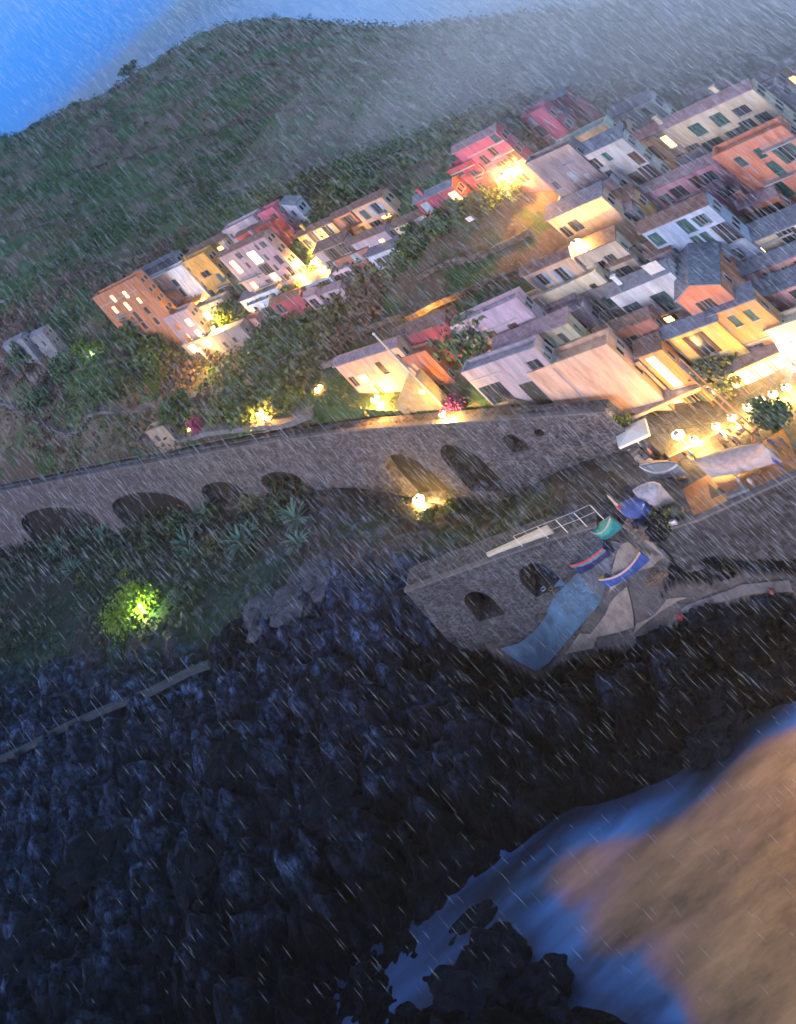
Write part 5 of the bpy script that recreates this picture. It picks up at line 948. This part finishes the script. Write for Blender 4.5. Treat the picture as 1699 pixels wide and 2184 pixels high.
TW = mat('mossy terrace stone', (.13, .12, .11), .9, .35, .6, .6, 3, rubble=1.4)
for k, pts in enumerate([[(-40, 660), (130, 600), (330, 545), (520, 470)], [(-40, 520), (150, 470), (380, 400), (600, 330)], [(120, 380), (330, 320), (560, 250), (780, 200)], [(330, 470), (560, 395), (760, 330), (960, 260)], [(560, 440), (720, 390), (880, 330)], [(640, 160), (850, 140), (1060, 110)], [(820, 250), (1000, 200), (1180, 160)], [(350, 180), (520, 150), (700, 120)],
    [(60, 800), (200, 790), (330, 760)], [(560, 800), (700, 745), (840, 690), (980, 640)], [(880, 690), (1000, 640), (1120, 590)], [(900, 600), (1020, 560), (1140, 500)]]):
    o = lane('terrace_wall', 'D', pts, .7, TW, 1.3); tag(o, ['lowest terrace wall above the terracotta block on the hillside', 'second terrace wall crossing the left half of the hill', 'long terrace wall just under the left skyline', 'terrace wall running to the hill above the crimson houses', 'short terrace wall right above the magenta house', 'high terrace wall under the middle of the ridge', 'terrace wall above the rosy houses', 'highest terrace wall under the main summit', 'terrace wall beside the lone farmhouse trees', 'long terrace wall across the meadow between hamlet and village', 'terrace wall in the meadow above the peach long house', 'terrace wall right under the dark bush trees'][k], 'terrace wall', 'terrace walls on the hillside')

# ------------------------------------------------------------ boats drawn up on the square and the slipway
def gph(fr, x, y, z): p = az(x, y, z, fr); return p
def boat(label, bow, stern, beam, hgt, hull, inner, stripe=None, tarp=None, tarp_h=.5, double=False, tip=None, thwarts=3, up=.25, cat='boat'):
    b, s = Vector(bow), Vector(stern); Lg = (b-s).length; ex = (b-s).normalized(); side = Vector((-ex.y, ex.x, 0)).normalized(); mid = (b+s)/2
    root = empty('boat', mid, label, cat, 'boats drawn up at the harbour'); UPV = ex.cross(side).normalized(); UPV = UPV if UPV.z > 0 else -UPV
    n = 14
    def half(t): # t 0 stern..1 bow
        w = math.sin(math.pi*min(1, max(0, (.5+t*.5) if not double else t)))**.75 if not double else math.sin(math.pi*min(.985, max(.015, t)))**.7
        return beam/2*w
    def sheer(t): return hgt*(1+.35*(2*t-1)**2*(1 if t > .5 or double else .3))+up
    def ring(t, inn=False, off=0):
        w = half(t)-(.07 if inn else 0); w = max(w, .02); h = sheer(t)+off; k = .16 if inn else 0; c = s+ex*(Lg*t)
        return [c+side*(w*a)+UPV*(k+up*0+ (h-k)*bz) for a, bz in ((-1, 1), (-.93, .55), (-.6, .16), (0, 0), (.6, .16), (.93, .55), (1, 1))]
    mb = MB(); io = MB(); gu = MB(); po = pi_ = None
    for i in range(n+1):
        t = i/n; o_, ii = ring(t), ring(t, True)
        if po:
            for k in range(6):
                mb.poly([po[k], po[k+1], o_[k+1], o_[k]]); io.poly([pi_[k+1], pi_[k], ii[k], ii[k+1]])
            for k in (0, 6):
                up_ = UPV*.07; gu.poly([po[k]+up_, o_[k]+up_, ii[k]+up_, pi_[k]+up_]); out = side*(.05 if k else -.05); gu.poly([po[k]+out-UPV*.12, o_[k]+out-UPV*.12, o_[k]+up_, po[k]+up_])
        else:
            mb.poly(o_)
        po, pi_ = o_, ii
    mb.build('hull', hull, root, smooth=False); io.build('inside', inner, root); gu.build('gunwale', stripe or M['white'], root)
    for k in range(thwarts):
        t = .25+.5*k/max(1, thwarts-1); c = s+ex*(Lg*t)+UPV*(sheer(t)*.68); w = half(t)*.93; tb = MB(); tb.box(c-side*w-ex*.12, side*2*w, ex*.24, UPV*.05); tb.build('thwart', stripe or M['wood'], root)
    if tip:
        for t0, t1 in ((0, .13), (.87, 1)):
            tb = MB(); a, b_ = ring(t0, off=.05), ring(t1, off=.05); m_ = ring((t0+t1)/2, off=.07)
            tb.poly([a[0], m_[0], m_[6], a[6]]); tb.poly([m_[0], b_[0], b_[6], m_[6]]); tb.build('end_deck', tip, root)
    if tarp:
        tb = MB(); pr = None; N_ = 12
        for i in range(n+1):
            t = i/n; w = half(t)*1.06+.02; c = s+ex*(Lg*t); row = []
            for k in range(N_+1):
                a = math.pi*k/N_; hh = sheer(t)-.12+math.sin(a)*tarp_h*(math.sin(math.pi*min(1, .12+.8*t)) if w > .1 else .2)+.04*math.sin(i*2.1+k*1.7)
                if k in (0, N_): hh -= .28
                row.append(c+side*(-w*math.cos(a))+UPV*hh)
            if pr:
                for k in range(N_): tb.poly([pr[k], pr[k+1], row[k+1], row[k]])
            if i in (0, n): tb.poly(row)
            pr = row
        tb.build('tarpaulin', tarp, root, smooth=True)
    return root
def bp(fr, x, y, up=0):
    return gp(fr, x, y, up)
pw = mat('white hull paint', (.55, .50, .52), .45, .2); pg = mat('grey hull paint', (.35, .37, .44), .45, .2); pb_ = mat('blue hull paint', (.03, .10, .42), .4, .2); pt_ = mat('teal hull paint', (.02, .26, .30), .45, .2); pgreen = mat('green boat cloth', (.04, .42, .30), .7, .2); py_ = mat('yellow boat paint', (.62, .52, .04), .45, .15); pn = mat('navy hull paint', (.02, .035, .16), .45, .2); pr_ = mat('red stripe paint', (.5, .05, .05), .5, .1)
canv = mat('lilac boat canvas', (.48, .44, .52), .8, .25, 1.5); canp = mat('pinkish boat canvas', (.58, .42, .40), .8, .25, 1.5); canb = mat('blue boat canvas', (.08, .12, .38), .8, .3, 1.5); inn = mat('boat inside paint', (.42, .36, .28), .6, .3)
Zq = 12.1
boat('long white boat under pink canvas on the orange lit square', gph('o', 1215, 560, Zq), gph('o', 1620, 470, Zq), 2.8, 1.7, pw, inn, mat('tan rubbing rail', (.55, .38, .15), .5, .1), canp, .7, double=True)
boat('small white and grey boat with a blue cover lying beside the restaurant terrace', gph('o', 865, 555, Zq), gph('o', 1085, 545, Zq), 2.0, 1.1, pg, inn, M['white'], mat('blue grey boat cover', (.20, .28, .44), .7, .2), .15, double=True)
boat('rounded boat wrapped in pale lilac canvas at the end of the square', gph('o', 850, 720, Zq), gph('o', 1010, 700, Zq), 3.2, 1.5, pw, inn, mat('cream rail', (.55, .48, .35), .5, .1), canv, .9, double=True)
boat('rounded boat wrapped in blue canvas left of the lilac canvas boat', gph('o', 745, 800, Zq), gph('o', 905, 780, Zq), 3.0, 1.3, pb_, inn, None, canb, .8, double=True)
boat('teal boat with a bright green cloth at the top of the slipway', bp('o', 605, 925), bp('o', 770, 900), 2.2, 1.1, pt_, mat('turquoise boat cloth', (.04, .30, .38), .7, .2), mat('pinkish rail', (.5, .35, .4), .5, .1), pgreen, .25, double=True)
boat('dark navy boat with a red stripe halfway down the slipway', bp('o', 480, 1125), bp('o', 665, 985), 2.1, 1.1, pn, mat('blue boat inside', (.05, .13, .25), .6, .2), pr_, mat('grey boat cover', (.16, .22, .30), .7, .3), .1)
boat('blue rowing boat with yellow ends on the stone ramp', bp('o', 650, 1215), bp('o', 880, 1045), 1.9, .95, pb_, mat('royal blue boat inside', (.03, .08, .34), .5, .2), mat('pink gunwale', (.55, .35, .35), .5, .1), double=True, tip=py_, thwarts=3)
boat('upturned looking lilac dinghy at the quay corner', gph('o', 890, 860, 12.1), gph('o', 1030, 815, 12.1), 1.3, .4, canv, inn, M['white'], canv, .2, thwarts=0)
boat('slim yellow canoe lying by the boat cave', bp('o', 140, 1262), bp('o', 245, 1350), .8, .3, mat('dull yellow canoe', (.22, .20, .04), .6, .2), inn, None, thwarts=1)
boat('dark blue dinghy behind the long white boat', gph('o', 1430, 440, Zq), gph('o', 1530, 405, Zq), 1.3, .5, pb_, inn)
# oars, benches, small things on the quay
for fr, x0, y0, x1, y1, lb in (('o', 800, 872, 900, 835, 'orange oar lying left of the lilac dinghy'), ('o', 935, 815, 1030, 760, 'orange oar lying between the lilac canvas boat and the dinghy')):
    a, b = gph(fr, x0, y0, 12.35), gph(fr, x1, y1, 12.5); mb = MB(); mb.tube([a, b], .05, 5); e = (b-a).normalized(); sd_ = Vector((-e.y, e.x, 0)); mb.box(b-sd_*.11, e*.7, sd_*.22, (0, 0, .03)); o = mb.build('oar', mat('orange oar', (.55, .22, .05), .5, .1)); tag(o, lb, 'oar', 'oars on the quay')
def parasol_closed(p):
    r = empty('closed_parasol', p, 'closed red parasol with a pale tip standing behind the blue canvas boat', 'parasol'); mb = MB(); mb.tube([p, p+Vector((0, 0, 3.9))], .05, 6); mb.build('pole', M['white'], r)
    mb = MB(); mb.lathe(p+Vector((0, 0, .9)), [(.3, 0), (.34, .25), (.22, 1.6)], 10); mb.build('canopy', mat('red cloth', (.55, .04, .03), .7, .2), r); mb = MB(); mb.lathe(p+Vector((0, 0, 2.5)), [(.22, 0), (.12, 1.2), (.02, 1.6)], 10); mb.build('canopy_tip', mat('cream cloth', (.6, .5, .38), .7, .2), r)
parasol_closed(gph('o', 765, 812, 12.1))
def parasol(label, c, w, h, m, rot, tilt=0):
    r = empty('parasol', c, label, 'parasol'); mb = MB(); mb.tube([c, c+Vector((0, 0, h+.5))], .06, 6); mb.build('pole', M['metal'], r)
    ex = Vector((math.cos(rot), math.sin(rot), 0)); ey = Vector((-ex.y, ex.x, 0)); top = c+Vector((0, 0, h+.45)); cor = [c+ex*a*w/2+ey*b*w*.42+Vector((0, 0, h)) for a, b in ((-1, -1), (1, -1), (1, 1), (-1, 1))]; mb = MB()
    for k in range(4): mb.poly([cor[k], cor[(k+1) % 4], top]); mb.poly([cor[k]-Vector((0, 0, .3)), cor[(k+1) % 4]-Vector((0, 0, .3)), cor[(k+1) % 4], cor[k]])
    mb.build('canopy', m, r)
parasol('big square white parasol glowing beside the white floodlight', az(850, 395, 12.3, 'o'), 4.6, 2.7, mat('white parasol cloth', (.8, .78, .75), .8, .05), R(-30))
# the restaurant pergola: roof beams, glazed front, tables
px0, px1 = az(905, 370, 12, 'o'), az(1760, 10, 12, 'o'); Up = (px1-px0); Lp = Up.length; Up.normalize(); Bp = Vector((-Up.y, Up.x, 0)); pg_ = empty('restaurant_pergola', px0, 'long restaurant pergola with a cream front beam and glowing glass front along the square', 'restaurant')
def pbx(name, s0, s1, b0, b1, z0, z1, m, par=pg_): mb = MB(); mb.box(px0+Up*s0+Bp*b0+Vector((0, 0, z0)), Up*(s1-s0), Bp*(b1-b0), (0, 0, z1-z0)); return mb.build(name, m, par)
pbx('front_beam', -1, Lp, 2.0, 2.3, 3.0, 3.35, mat('cream beam paint', (.66, .50, .30), .5, .15)); rfm = MB(); rfm.hexa([px0+Up*s+Bp*b+Vector((0, 0, z)) for s, b, z in ((0, 2.3, 3.1), (Lp, 2.3, 3.1), (Lp, 5.2, 3.9), (0, 5.2, 3.9), (0, 2.3, 3.22), (Lp, 2.3, 3.22), (Lp, 5.2, 4.02), (0, 5.2, 4.02))]); rfm.build('roof', mat('pinkish canopy roof', (.42, .32, .30), .7, .3), pg_)
n_ = int(Lp/2.2)
for k in range(n_+1):
    s = Lp*k/n_; pbx('column', s-.09, s+.09, 2.05, 2.25, 0, 3.0, M['wood'])
    if k < n_:
        g_ = pbx('window', s+.12, s+Lp/n_-.12, 3.9, 4.0, .2, 2.6, mat('glowing restaurant glass', (1, .7, .3), .4, 0, emit=2.6 if k % 3 else 7, ecol=(1, .66, .24))); 
pbx('back_wall', 0, Lp, 5.0, 5.2, 0, 3.6, plaster(HCOL['peach']))
def table(label, p, col):
    r = empty('table', p, label, 'table', 'restaurant tables'); mb = MB(); mb.lathe(p+Vector((0, 0, .72)), [(.02, .04), (.5, .04), (.5, 0), (.02, 0)], 12); mb.lathe(p+Vector((0, 0, .3)), [(.52, 0), (.5, .45)], 12); mb.build('tabletop', col, r); mb = MB(); mb.tube([p, p+Vector((0, 0, .72))], .05, 6); mb.build('leg', M['metal'], r)
    for k in range(2):
        an = .6+k*3.1; q = p+Vector((math.cos(an), math.sin(an), 0))*.85; ch = empty('chair', q, '%s chair at the %s' % (['near', 'far'][k], label), 'chair', 'restaurant chairs'); mb = MB(); mb.cbox(q+Vector((0, 0, .43)), .42, .42, .05, an); mb.build('seat', M['wood'], ch); mb = MB(); q2 = q+Vector((math.cos(an), math.sin(an), 0))*.2; mb.cbox(q2+Vector((0, 0, .46)), .05, .42, .45, an); mb.build('backrest', M['wood'], ch)
        for a_, b_ in ((1, 1), (1, -1), (-1, 1), (-1, -1)): mb = MB(); c_ = q+Vector((a_*.17, b_*.17, 0)); mb.tube([c_, c_+Vector((0, 0, .43))], .025, 4); mb.build('leg', M['metal'], ch)
for k, (x, y) in enumerate([(815, 470), (880, 490), (960, 440), (1000, 415), (1330, 345), (1400, 300), (1480, 240), (1560, 200)]):
    table(['white table nearest the stone steps by the parasol', 'white table beside the small white and grey boat', 'white table under the yellow rayed lamp', 'white table next to the low terrace wall', 'white table behind the blue dressed person', 'white table under the crane jib', 'white table beyond the crane mast', 'white table by the dark round tree'][k], az(x, y, 12.1, 'o'), mat('white tablecloth', (.7, .68, .66), .7, .1))
tw_ = lane('terrace_wall', 'o', [(850, 515), (1000, 470), (1150, 400), (1300, 330)], .35, mat('peach terrace wall', (.45, .32, .22), .7, .2), .8); tag(tw_, 'low peach terrace wall with planters in front of the restaurant', 'wall')
st_ = empty('terrace_steps', az(800, 470, 12, 'o'), 'pale stone steps descending from the parasol towards the small white and grey boat', 'steps'); a, b = az(745, 420, 12, 'o'), az(850, 525, 12, 'o'); dd = (b-a); ww_ = Vector((-dd.y, dd.x, 0)).normalized()*1.5
for k in range(6): mb = MB(); mb.box(a+dd*(k/6)-Vector((0, 0, .5)), dd/6*.96, ww_, (0, 0, .5+.16*(6-k))); mb.build('step', M['ridge'], st_)
# boat crane: mast pair and jib
cb_ = az(1465, 335, 12, 'o'); cr = empty('boat_crane', cb_, 'salmon painted boat crane with a double mast and a low jib beside the square', 'crane'); cm = mat('salmon crane paint', (.60, .30, .18), .45, .15)
for k, o_ in enumerate((Vector((0, 0, 0)), Vector((.9, .3, 0)))):
    mb = MB(); mb.tube([cb_+o_, cb_+o_+Vector((0, 0, 11.5))], .13, 8); mb.build('mast_post', cm, cr)
mb = MB()
for z in (2.5, 5, 7.5, 10, 11.4): mb.tube([cb_+Vector((0, 0, z)), cb_+Vector((.9, .3, z))], .07, 5)
mb.build('crossbar', cm, cr); mb = MB(); je = az(1640, 182, 12.8, 'o'); mb.tube([cb_+Vector((0, 0, .6)), je+Vector((0, 0, 1))], .14, 8); mb.tube([cb_+Vector((0, 0, .3)), az(1455, 370, 12.1, 'o')], .2, 8); mb.build('jib', cm, cr)
mb = MB(); mb.tube([cb_+Vector((0, 0, 11.3)), je+Vector((0, 0, 1))], .03, 4); mb.build('cable', M['metal'], cr)
# small things
def bucket(label, p, r_, c): mb = MB(); mb.lathe(p, [(.02, .02), (r_*.8, 0), (r_, r_*1.8), (r_*.9, r_*1.8), (r_*.72, .06), (.02, .06)], 12); tag(mb.build('bucket', mat('bucket plastic', c, .5, .1)), label, 'bucket', 'buckets by the boat cave')
bucket('pale blue bucket in front of the boat cave', bp('o', 295, 1248), .38, (.30, .42, .60)); bucket('yellow bucket right of the pale blue bucket', bp('o', 322, 1228), .34, (.60, .45, .05)); bucket('white tub at the left side of the boat cave', bp('o', 110, 1165, 1), .4, (.6, .6, .62))
def buoy(label, p, r_, c): mb = MB(); mb.lathe(p, [(.02, 0), (r_*.7, r_*.25), (r_, r_), (r_*.7, r_*1.7), (.1, r_*2), (.08, r_*2.4), (.02, r_*2.4)], 14); tag(mb.build('buoy', mat('buoy paint', c, .45, .2), smooth=True), label, 'buoy', 'red buoys')
buoy('red buoy lying on the lower platform', bp('o', 1070, 1395, .2), .4, (.22, .02, .04)); buoy('dull red buoy against the rocks at the far right of the platform', bp('o', 1600, 1255, .1), .4, (.14, .03, .04)); buoy('small red buoy in the mouth of the boat cave', bp('o', 168, 1236), .3, (.55, .06, .05))
mb = MB(); c0 = az(1380, 655, 12.1, 'o'); mb.cbox(c0, 2.6, .6, .45, R(-30)); mb.cbox(c0+Vector((0, 0, .45)), 2.8, .8, .08, R(-30)); tag(mb.build('bench', M['concrete']), 'grey stone bench near the edge of the square', 'bench')
for k in range(3):
    q = bp('o', 150+k*35, 1150+k*22, .2); mb = MB(); mb.cbox(q, .9, .6, .4, .4*k); mb.cbox(q+Vector((0, 0, .4)), 1.0, .7, .06, .4*k); tag(mb.build('crate', mat('crate paint', [(.4, .32, .25), (.45, .12, .08), (.25, .22, .2)][k], .7, .2)), ['tan crate deepest in the boat cave', 'red crate in the middle of the boat cave mouth', 'brown crate at the outer side of the boat cave'][k], 'crate', 'crates at the boat cave')
# people
SKIN = mat('skin', (.42, .25, .18), .6, .1)
def person(label, p, rot, shirt, trousers, hair=(.04, .03, .02), h=1.7, lean=0., arm=0.):
    r = empty('person', p, label, 'person', 'people on the square'); k = h/1.7
    V_ = [((0, 0, .92), .13), ((0, 0, 1.12), .125), ((0, 0, 1.38), .15), ((0, 0, 1.50), .06), ((0, .01, 1.60), .095), ((0, .02, 1.70), .075),
          ((-.19, 0, 1.40), .06), ((-.26, .03, 1.13), .045), ((-.24, .14+arm, .90+arm), .035), ((-.235, .17+arm, .82+arm), .028), ((.19, 0, 1.40), .06), ((.26, .03, 1.13), .045), ((.24, .12, .90), .035), ((.235, .14, .82), .028),
          ((-.10, 0, .84), .10), ((-.11, .04, .47), .07), ((-.11, -.05, .08), .045), ((-.11, .10, .04), .035), ((.10, 0, .84), .10), ((.12, .06, .47), .07), ((.12, .05, .08), .045), ((.12, .2, .04), .035)]
    E_ = [(0, 1), (1, 2), (2, 3), (3, 4), (4, 5), (2, 6), (6, 7), (7, 8), (8, 9), (2, 10), (10, 11), (11, 12), (12, 13), (0, 14), (14, 15), (15, 16), (16, 17), (0, 18), (18, 19), (19, 20), (20, 21)]
    me = bpy.data.meshes.new('body'); me.from_pydata([(v[0][0]*k, v[0][1]*k+lean*v[0][2]*.3, v[0][2]*k) for v in V_], E_, []); o = bpy.data.objects.new('body', me); C.objects.link(o); o.parent = r
    md = o.modifiers.new('skin', 'SKIN'); me.skin_vertices  # noqa
    for i, v in enumerate(V_): me.skin_vertices[0].data[i].radius = (v[1]*k*1.15, v[1]*k)
    me.skin_vertices[0].data[0].use_root = True
    sb = o.modifiers.new('sub', 'SUBSURF'); sb.levels = 1; sb.render_levels = 1
    dg = bpy.context.evaluated_depsgraph_get(); ev = o.evaluated_get(dg); m2 = bpy.data.meshes.new_from_object(ev); o.modifiers.clear(); o.data = m2; m2.materials.clear()
    for c in (SKIN, mat('shirt cloth', shirt, .8, .15), mat('trouser cloth', trousers, .8, .15), mat('hair', hair, .6, .1)): m2.materials.append(c)
    for f in m2.polygons:
        c = f.center; z = c.z/k; f.material_index = 0 if z > 1.47 or (z < .93 and abs(c.x) > .2*k and z > .7) else 1 if z > .92 else 2
        if z > 1.62 or (z > 1.55 and c.y < .0): f.material_index = 3
        f.use_smooth = True
    r.rotation_euler = (0, 0, rot); return r
for x, y, rt, sh, tr, lb in ((1138, 462, 1.0, (.03, .18, .55), (.05, .05, .08), 'person in a bright blue top walking past the small white boat'), (1112, 475, 2.0, (.06, .06, .08), (.05, .05, .07), 'person in black beside the bright blue top'), (1128, 490, 4.0, (.5, .48, .5), (.3, .3, .34), 'person in pale clothes in front of the bright blue top'),
                            (1305, 345, 1.5, (.05, .08, .35), (.05, .06, .2), 'person in dark blue standing at the end of the terrace wall'), (1360, 370, .5, (.55, .45, .35), (.1, .1, .12), 'person in a cream shirt near the crane foot'), (1395, 378, 3.3, (.55, .35, .35), (.2, .2, .25), 'person in a pink shirt near the crane foot'), (1310, 395, 2.2, (.5, .35, .1), (.1, .09, .08), 'person in a mustard shirt at the square edge'),
                            (1595, 395, 2.5, (.05, .09, .35), (.05, .05, .1), 'person in navy at the stern of the long white boat'), (1640, 420, 1.2, (.2, .2, .24), (.1, .1, .12), 'person in grey behind the long white boat'), (1660, 390, .2, (.12, .11, .16), (.08, .08, .1), 'person in charcoal farther behind the long white boat'), (1675, 460, 4.4, (.5, .22, .08), (.1, .1, .15), 'person in an orange top at the right end of the square'), (1625, 510, 5.2, (.06, .09, .4), (.06, .06, .2), 'person in royal blue crouched near the white boat keel'),
                            (1400, 600, .9, (.55, .53, .55), (.4, .38, .4), 'person in white sitting down by the stone bench'), (1470, 615, 3.6, (.6, .6, .62), (.25, .24, .3), 'second person in white further along from the stone bench'), (1040, 505, 2.8, (.6, .2, .06), (.1, .1, .1), 'person in an orange jacket behind the small white boat'), (905, 455, 1.1, (.55, .12, .1), (.12, .12, .14), 'person in a red top at the restaurant tables')):
    q = az(x, y, 12.1, 'o'); q.z = gz(q.x, q.y)+.06 if abs(gz(q.x, q.y)-12.1) < 1 else 12.1; person(lb, q, rt, sh, tr)
# laundry
for k, (fr, x, y, w, h_, c, lb, d_) in enumerate([('e', 1150, 190, 1.6, 1.5, (.50, .03, .05), 'red cloth hung to dry on the long bluish white house', 171.0), ('e', 1205, 175, .8, 1.3, (.18, .26, .22), 'green cloth hung beside the red cloth', 171), ('e', 1250, 145, 1.4, 1.5, (.55, .55, .62), 'white sheet hung right of the red cloth', 170.5), ('e', 850, 225, 2.2, 1.6, (.60, .60, .64), 'white sheet drying on the roof of the lilac house', 168), ('c', 640, 1180, 1.2, .9, (.6, .6, .66), 'pale sheet drying below the crimson lodge', 203)]):
    p = at(*fp(fr, x, y), d_-3); a = R(-43); U_ = Vector((math.cos(a), math.sin(a), 0)); mb = MB(); n_ = 6
    for i in range(n_):
        for j in range(3):
            f_ = lambda i, j: p+U_*(w*(i/n_-.5))+Vector((.06*math.sin(i*2.2), .08*math.cos(i*1.9+j), -h_*j/3))
            mb.poly([f_(i, j), f_(i+1, j), f_(i+1, j+1), f_(i, j+1)])
    o = mb.build('laundry', mat('hung cloth', c, .8, .1)); sdm = o.modifiers.new('thick', 'SOLIDIFY'); sdm.thickness = .02; tag(o, lb, 'laundry', 'laundry hung out to dry')

# ------------------------------------------------------------ rain and haze
def rain():
    n = 46000; V_ = []; g = np.random.default_rng(3)
    X = g.uniform(-40, W+40, n); Y = H*(g.random(n)**2.0)-30; D_ = 34*np.power(150/34., g.random(n)); Fc = []
    for x, y, d in zip(X, Y, D_):
        if y > 1250 and g.random() < .72+.22*min(1, (y-1250)/500): continue
        p = at(x, y, d); L_ = g.uniform(.3, .9)*(.2+d/75.) ; w = .00015*d*g.uniform(.35, 1.0); t = Vector((g.normal(0, .02)-.03, g.normal(0, .01), 1)); q = p+t*L_; m_ = (p+q)/2
        k = len(V_); V_ += [tuple(p), (m_.x+w, m_.y, m_.z), (m_.x-w*.5, m_.y+w*.87, m_.z), (m_.x-w*.5, m_.y-w*.87, m_.z), tuple(q)]
        Fc += [(k, k+2, k+1), (k, k+3, k+2), (k, k+1, k+3), (k+4, k+1, k+2), (k+4, k+2, k+3), (k+4, k+3, k+1)]
    me = bpy.data.meshes.new('rain'); me.from_pydata(V_, [], Fc); m = bpy.data.materials.new('rain drops'); m.use_nodes = True; nt = m.node_tree; N = nt.nodes; L = nt.links; N.clear()
    o_ = N.new('ShaderNodeOutputMaterial'); mx = N.new('ShaderNodeMixShader'); tr = N.new('ShaderNodeBsdfTransparent'); df = N.new('ShaderNodeBsdfTranslucent'); d2 = N.new('ShaderNodeBsdfDiffuse'); ad = N.new('ShaderNodeAddShader')
    df.inputs[0].default_value = (.42, .45, .5, 1); d2.inputs[0].default_value = (.42, .45, .5, 1); L.new(df.outputs[0], ad.inputs[0]); L.new(d2.outputs[0], ad.inputs[1]); mx.inputs[0].default_value = RAIN_K; L.new(tr.outputs[0], mx.inputs[1]); L.new(ad.outputs[0], mx.inputs[2]); L.new(mx.outputs[0], o_.inputs[0])
    me.materials.append(m); ob = bpy.data.objects.new('rain', me); C.objects.link(ob); kind(ob, 'stuff'); ob['label'] = 'fine rain falling over the whole harbour'; ob.visible_shadow = True
RAIN_K = .40
rain()
def haze():
    mb = MB(); mb.cbox((0, 5000, -26), 30000, 30000, 176); ob = mb.build('haze', []); me = ob.data
    m = bpy.data.materials.new('haze air'); m.use_nodes = True; nt = m.node_tree; N = nt.nodes; N.clear(); o_ = N.new('ShaderNodeOutputMaterial'); v = N.new('ShaderNodeVolumePrincipled')
    v.inputs['Color'].default_value = (.72, .85, 1, 1); v.inputs['Density'].default_value = HAZE; v.inputs['Anisotropy'].default_value = .75; nt.links.new(v.outputs[0], o_.inputs[1]); me.materials.append(m); kind(ob, 'stuff'); ob['label'] = 'thin dusk haze thickening towards the far hill'
HAZE = .00022
haze()
def mist(px, py, d, rad, dens, label):
    bm = bmesh.new(); bmesh.ops.create_icosphere(bm, subdivisions=4, radius=1)
    for v in bm.verts: k = 1+.22*mnoise.noise(v.co*1.6+Vector((px*.01, 0, 0))); v.co = Vector((v.co.x*rad[0]*k, v.co.y*rad[1]*k, v.co.z*rad[2]*k))
    me = bpy.data.meshes.new('mist'); bm.to_mesh(me); bm.free(); m = bpy.data.materials.new('mist air'); m.use_nodes = True; nt = m.node_tree; N = nt.nodes; N.clear(); o_ = N.new('ShaderNodeOutputMaterial'); v = N.new('ShaderNodeVolumePrincipled')
    v.inputs['Color'].default_value = (.95, .96, 1, 1); v.inputs['Density'].default_value = dens; v.inputs['Anisotropy'].default_value = 0; nt.links.new(v.outputs[0], o_.inputs[1]); me.materials.append(m)
    o = bpy.data.objects.new('mist', me); C.objects.link(o); o.location = at(px, py, d); kind(o, 'stuff'); o['label'] = label
for k_ in (1, .84, .66, .48):
  mist(1500, 110, 250, (100*k_, 75*k_, 44*k_), .0036, 'pale mist lying on the hill behind the upper village')
for k_ in (1, .72):
  mist(1660, 220, 205, (64*k_, 44*k_, 36*k_), .0058, 'thin mist drifting over the upper houses')
for k_ in (1, .75, .5):
  mist(1150, 90, 340, (150*k_, 80*k_, 44*k_), .0015, 'mist on the middle of the ridge')
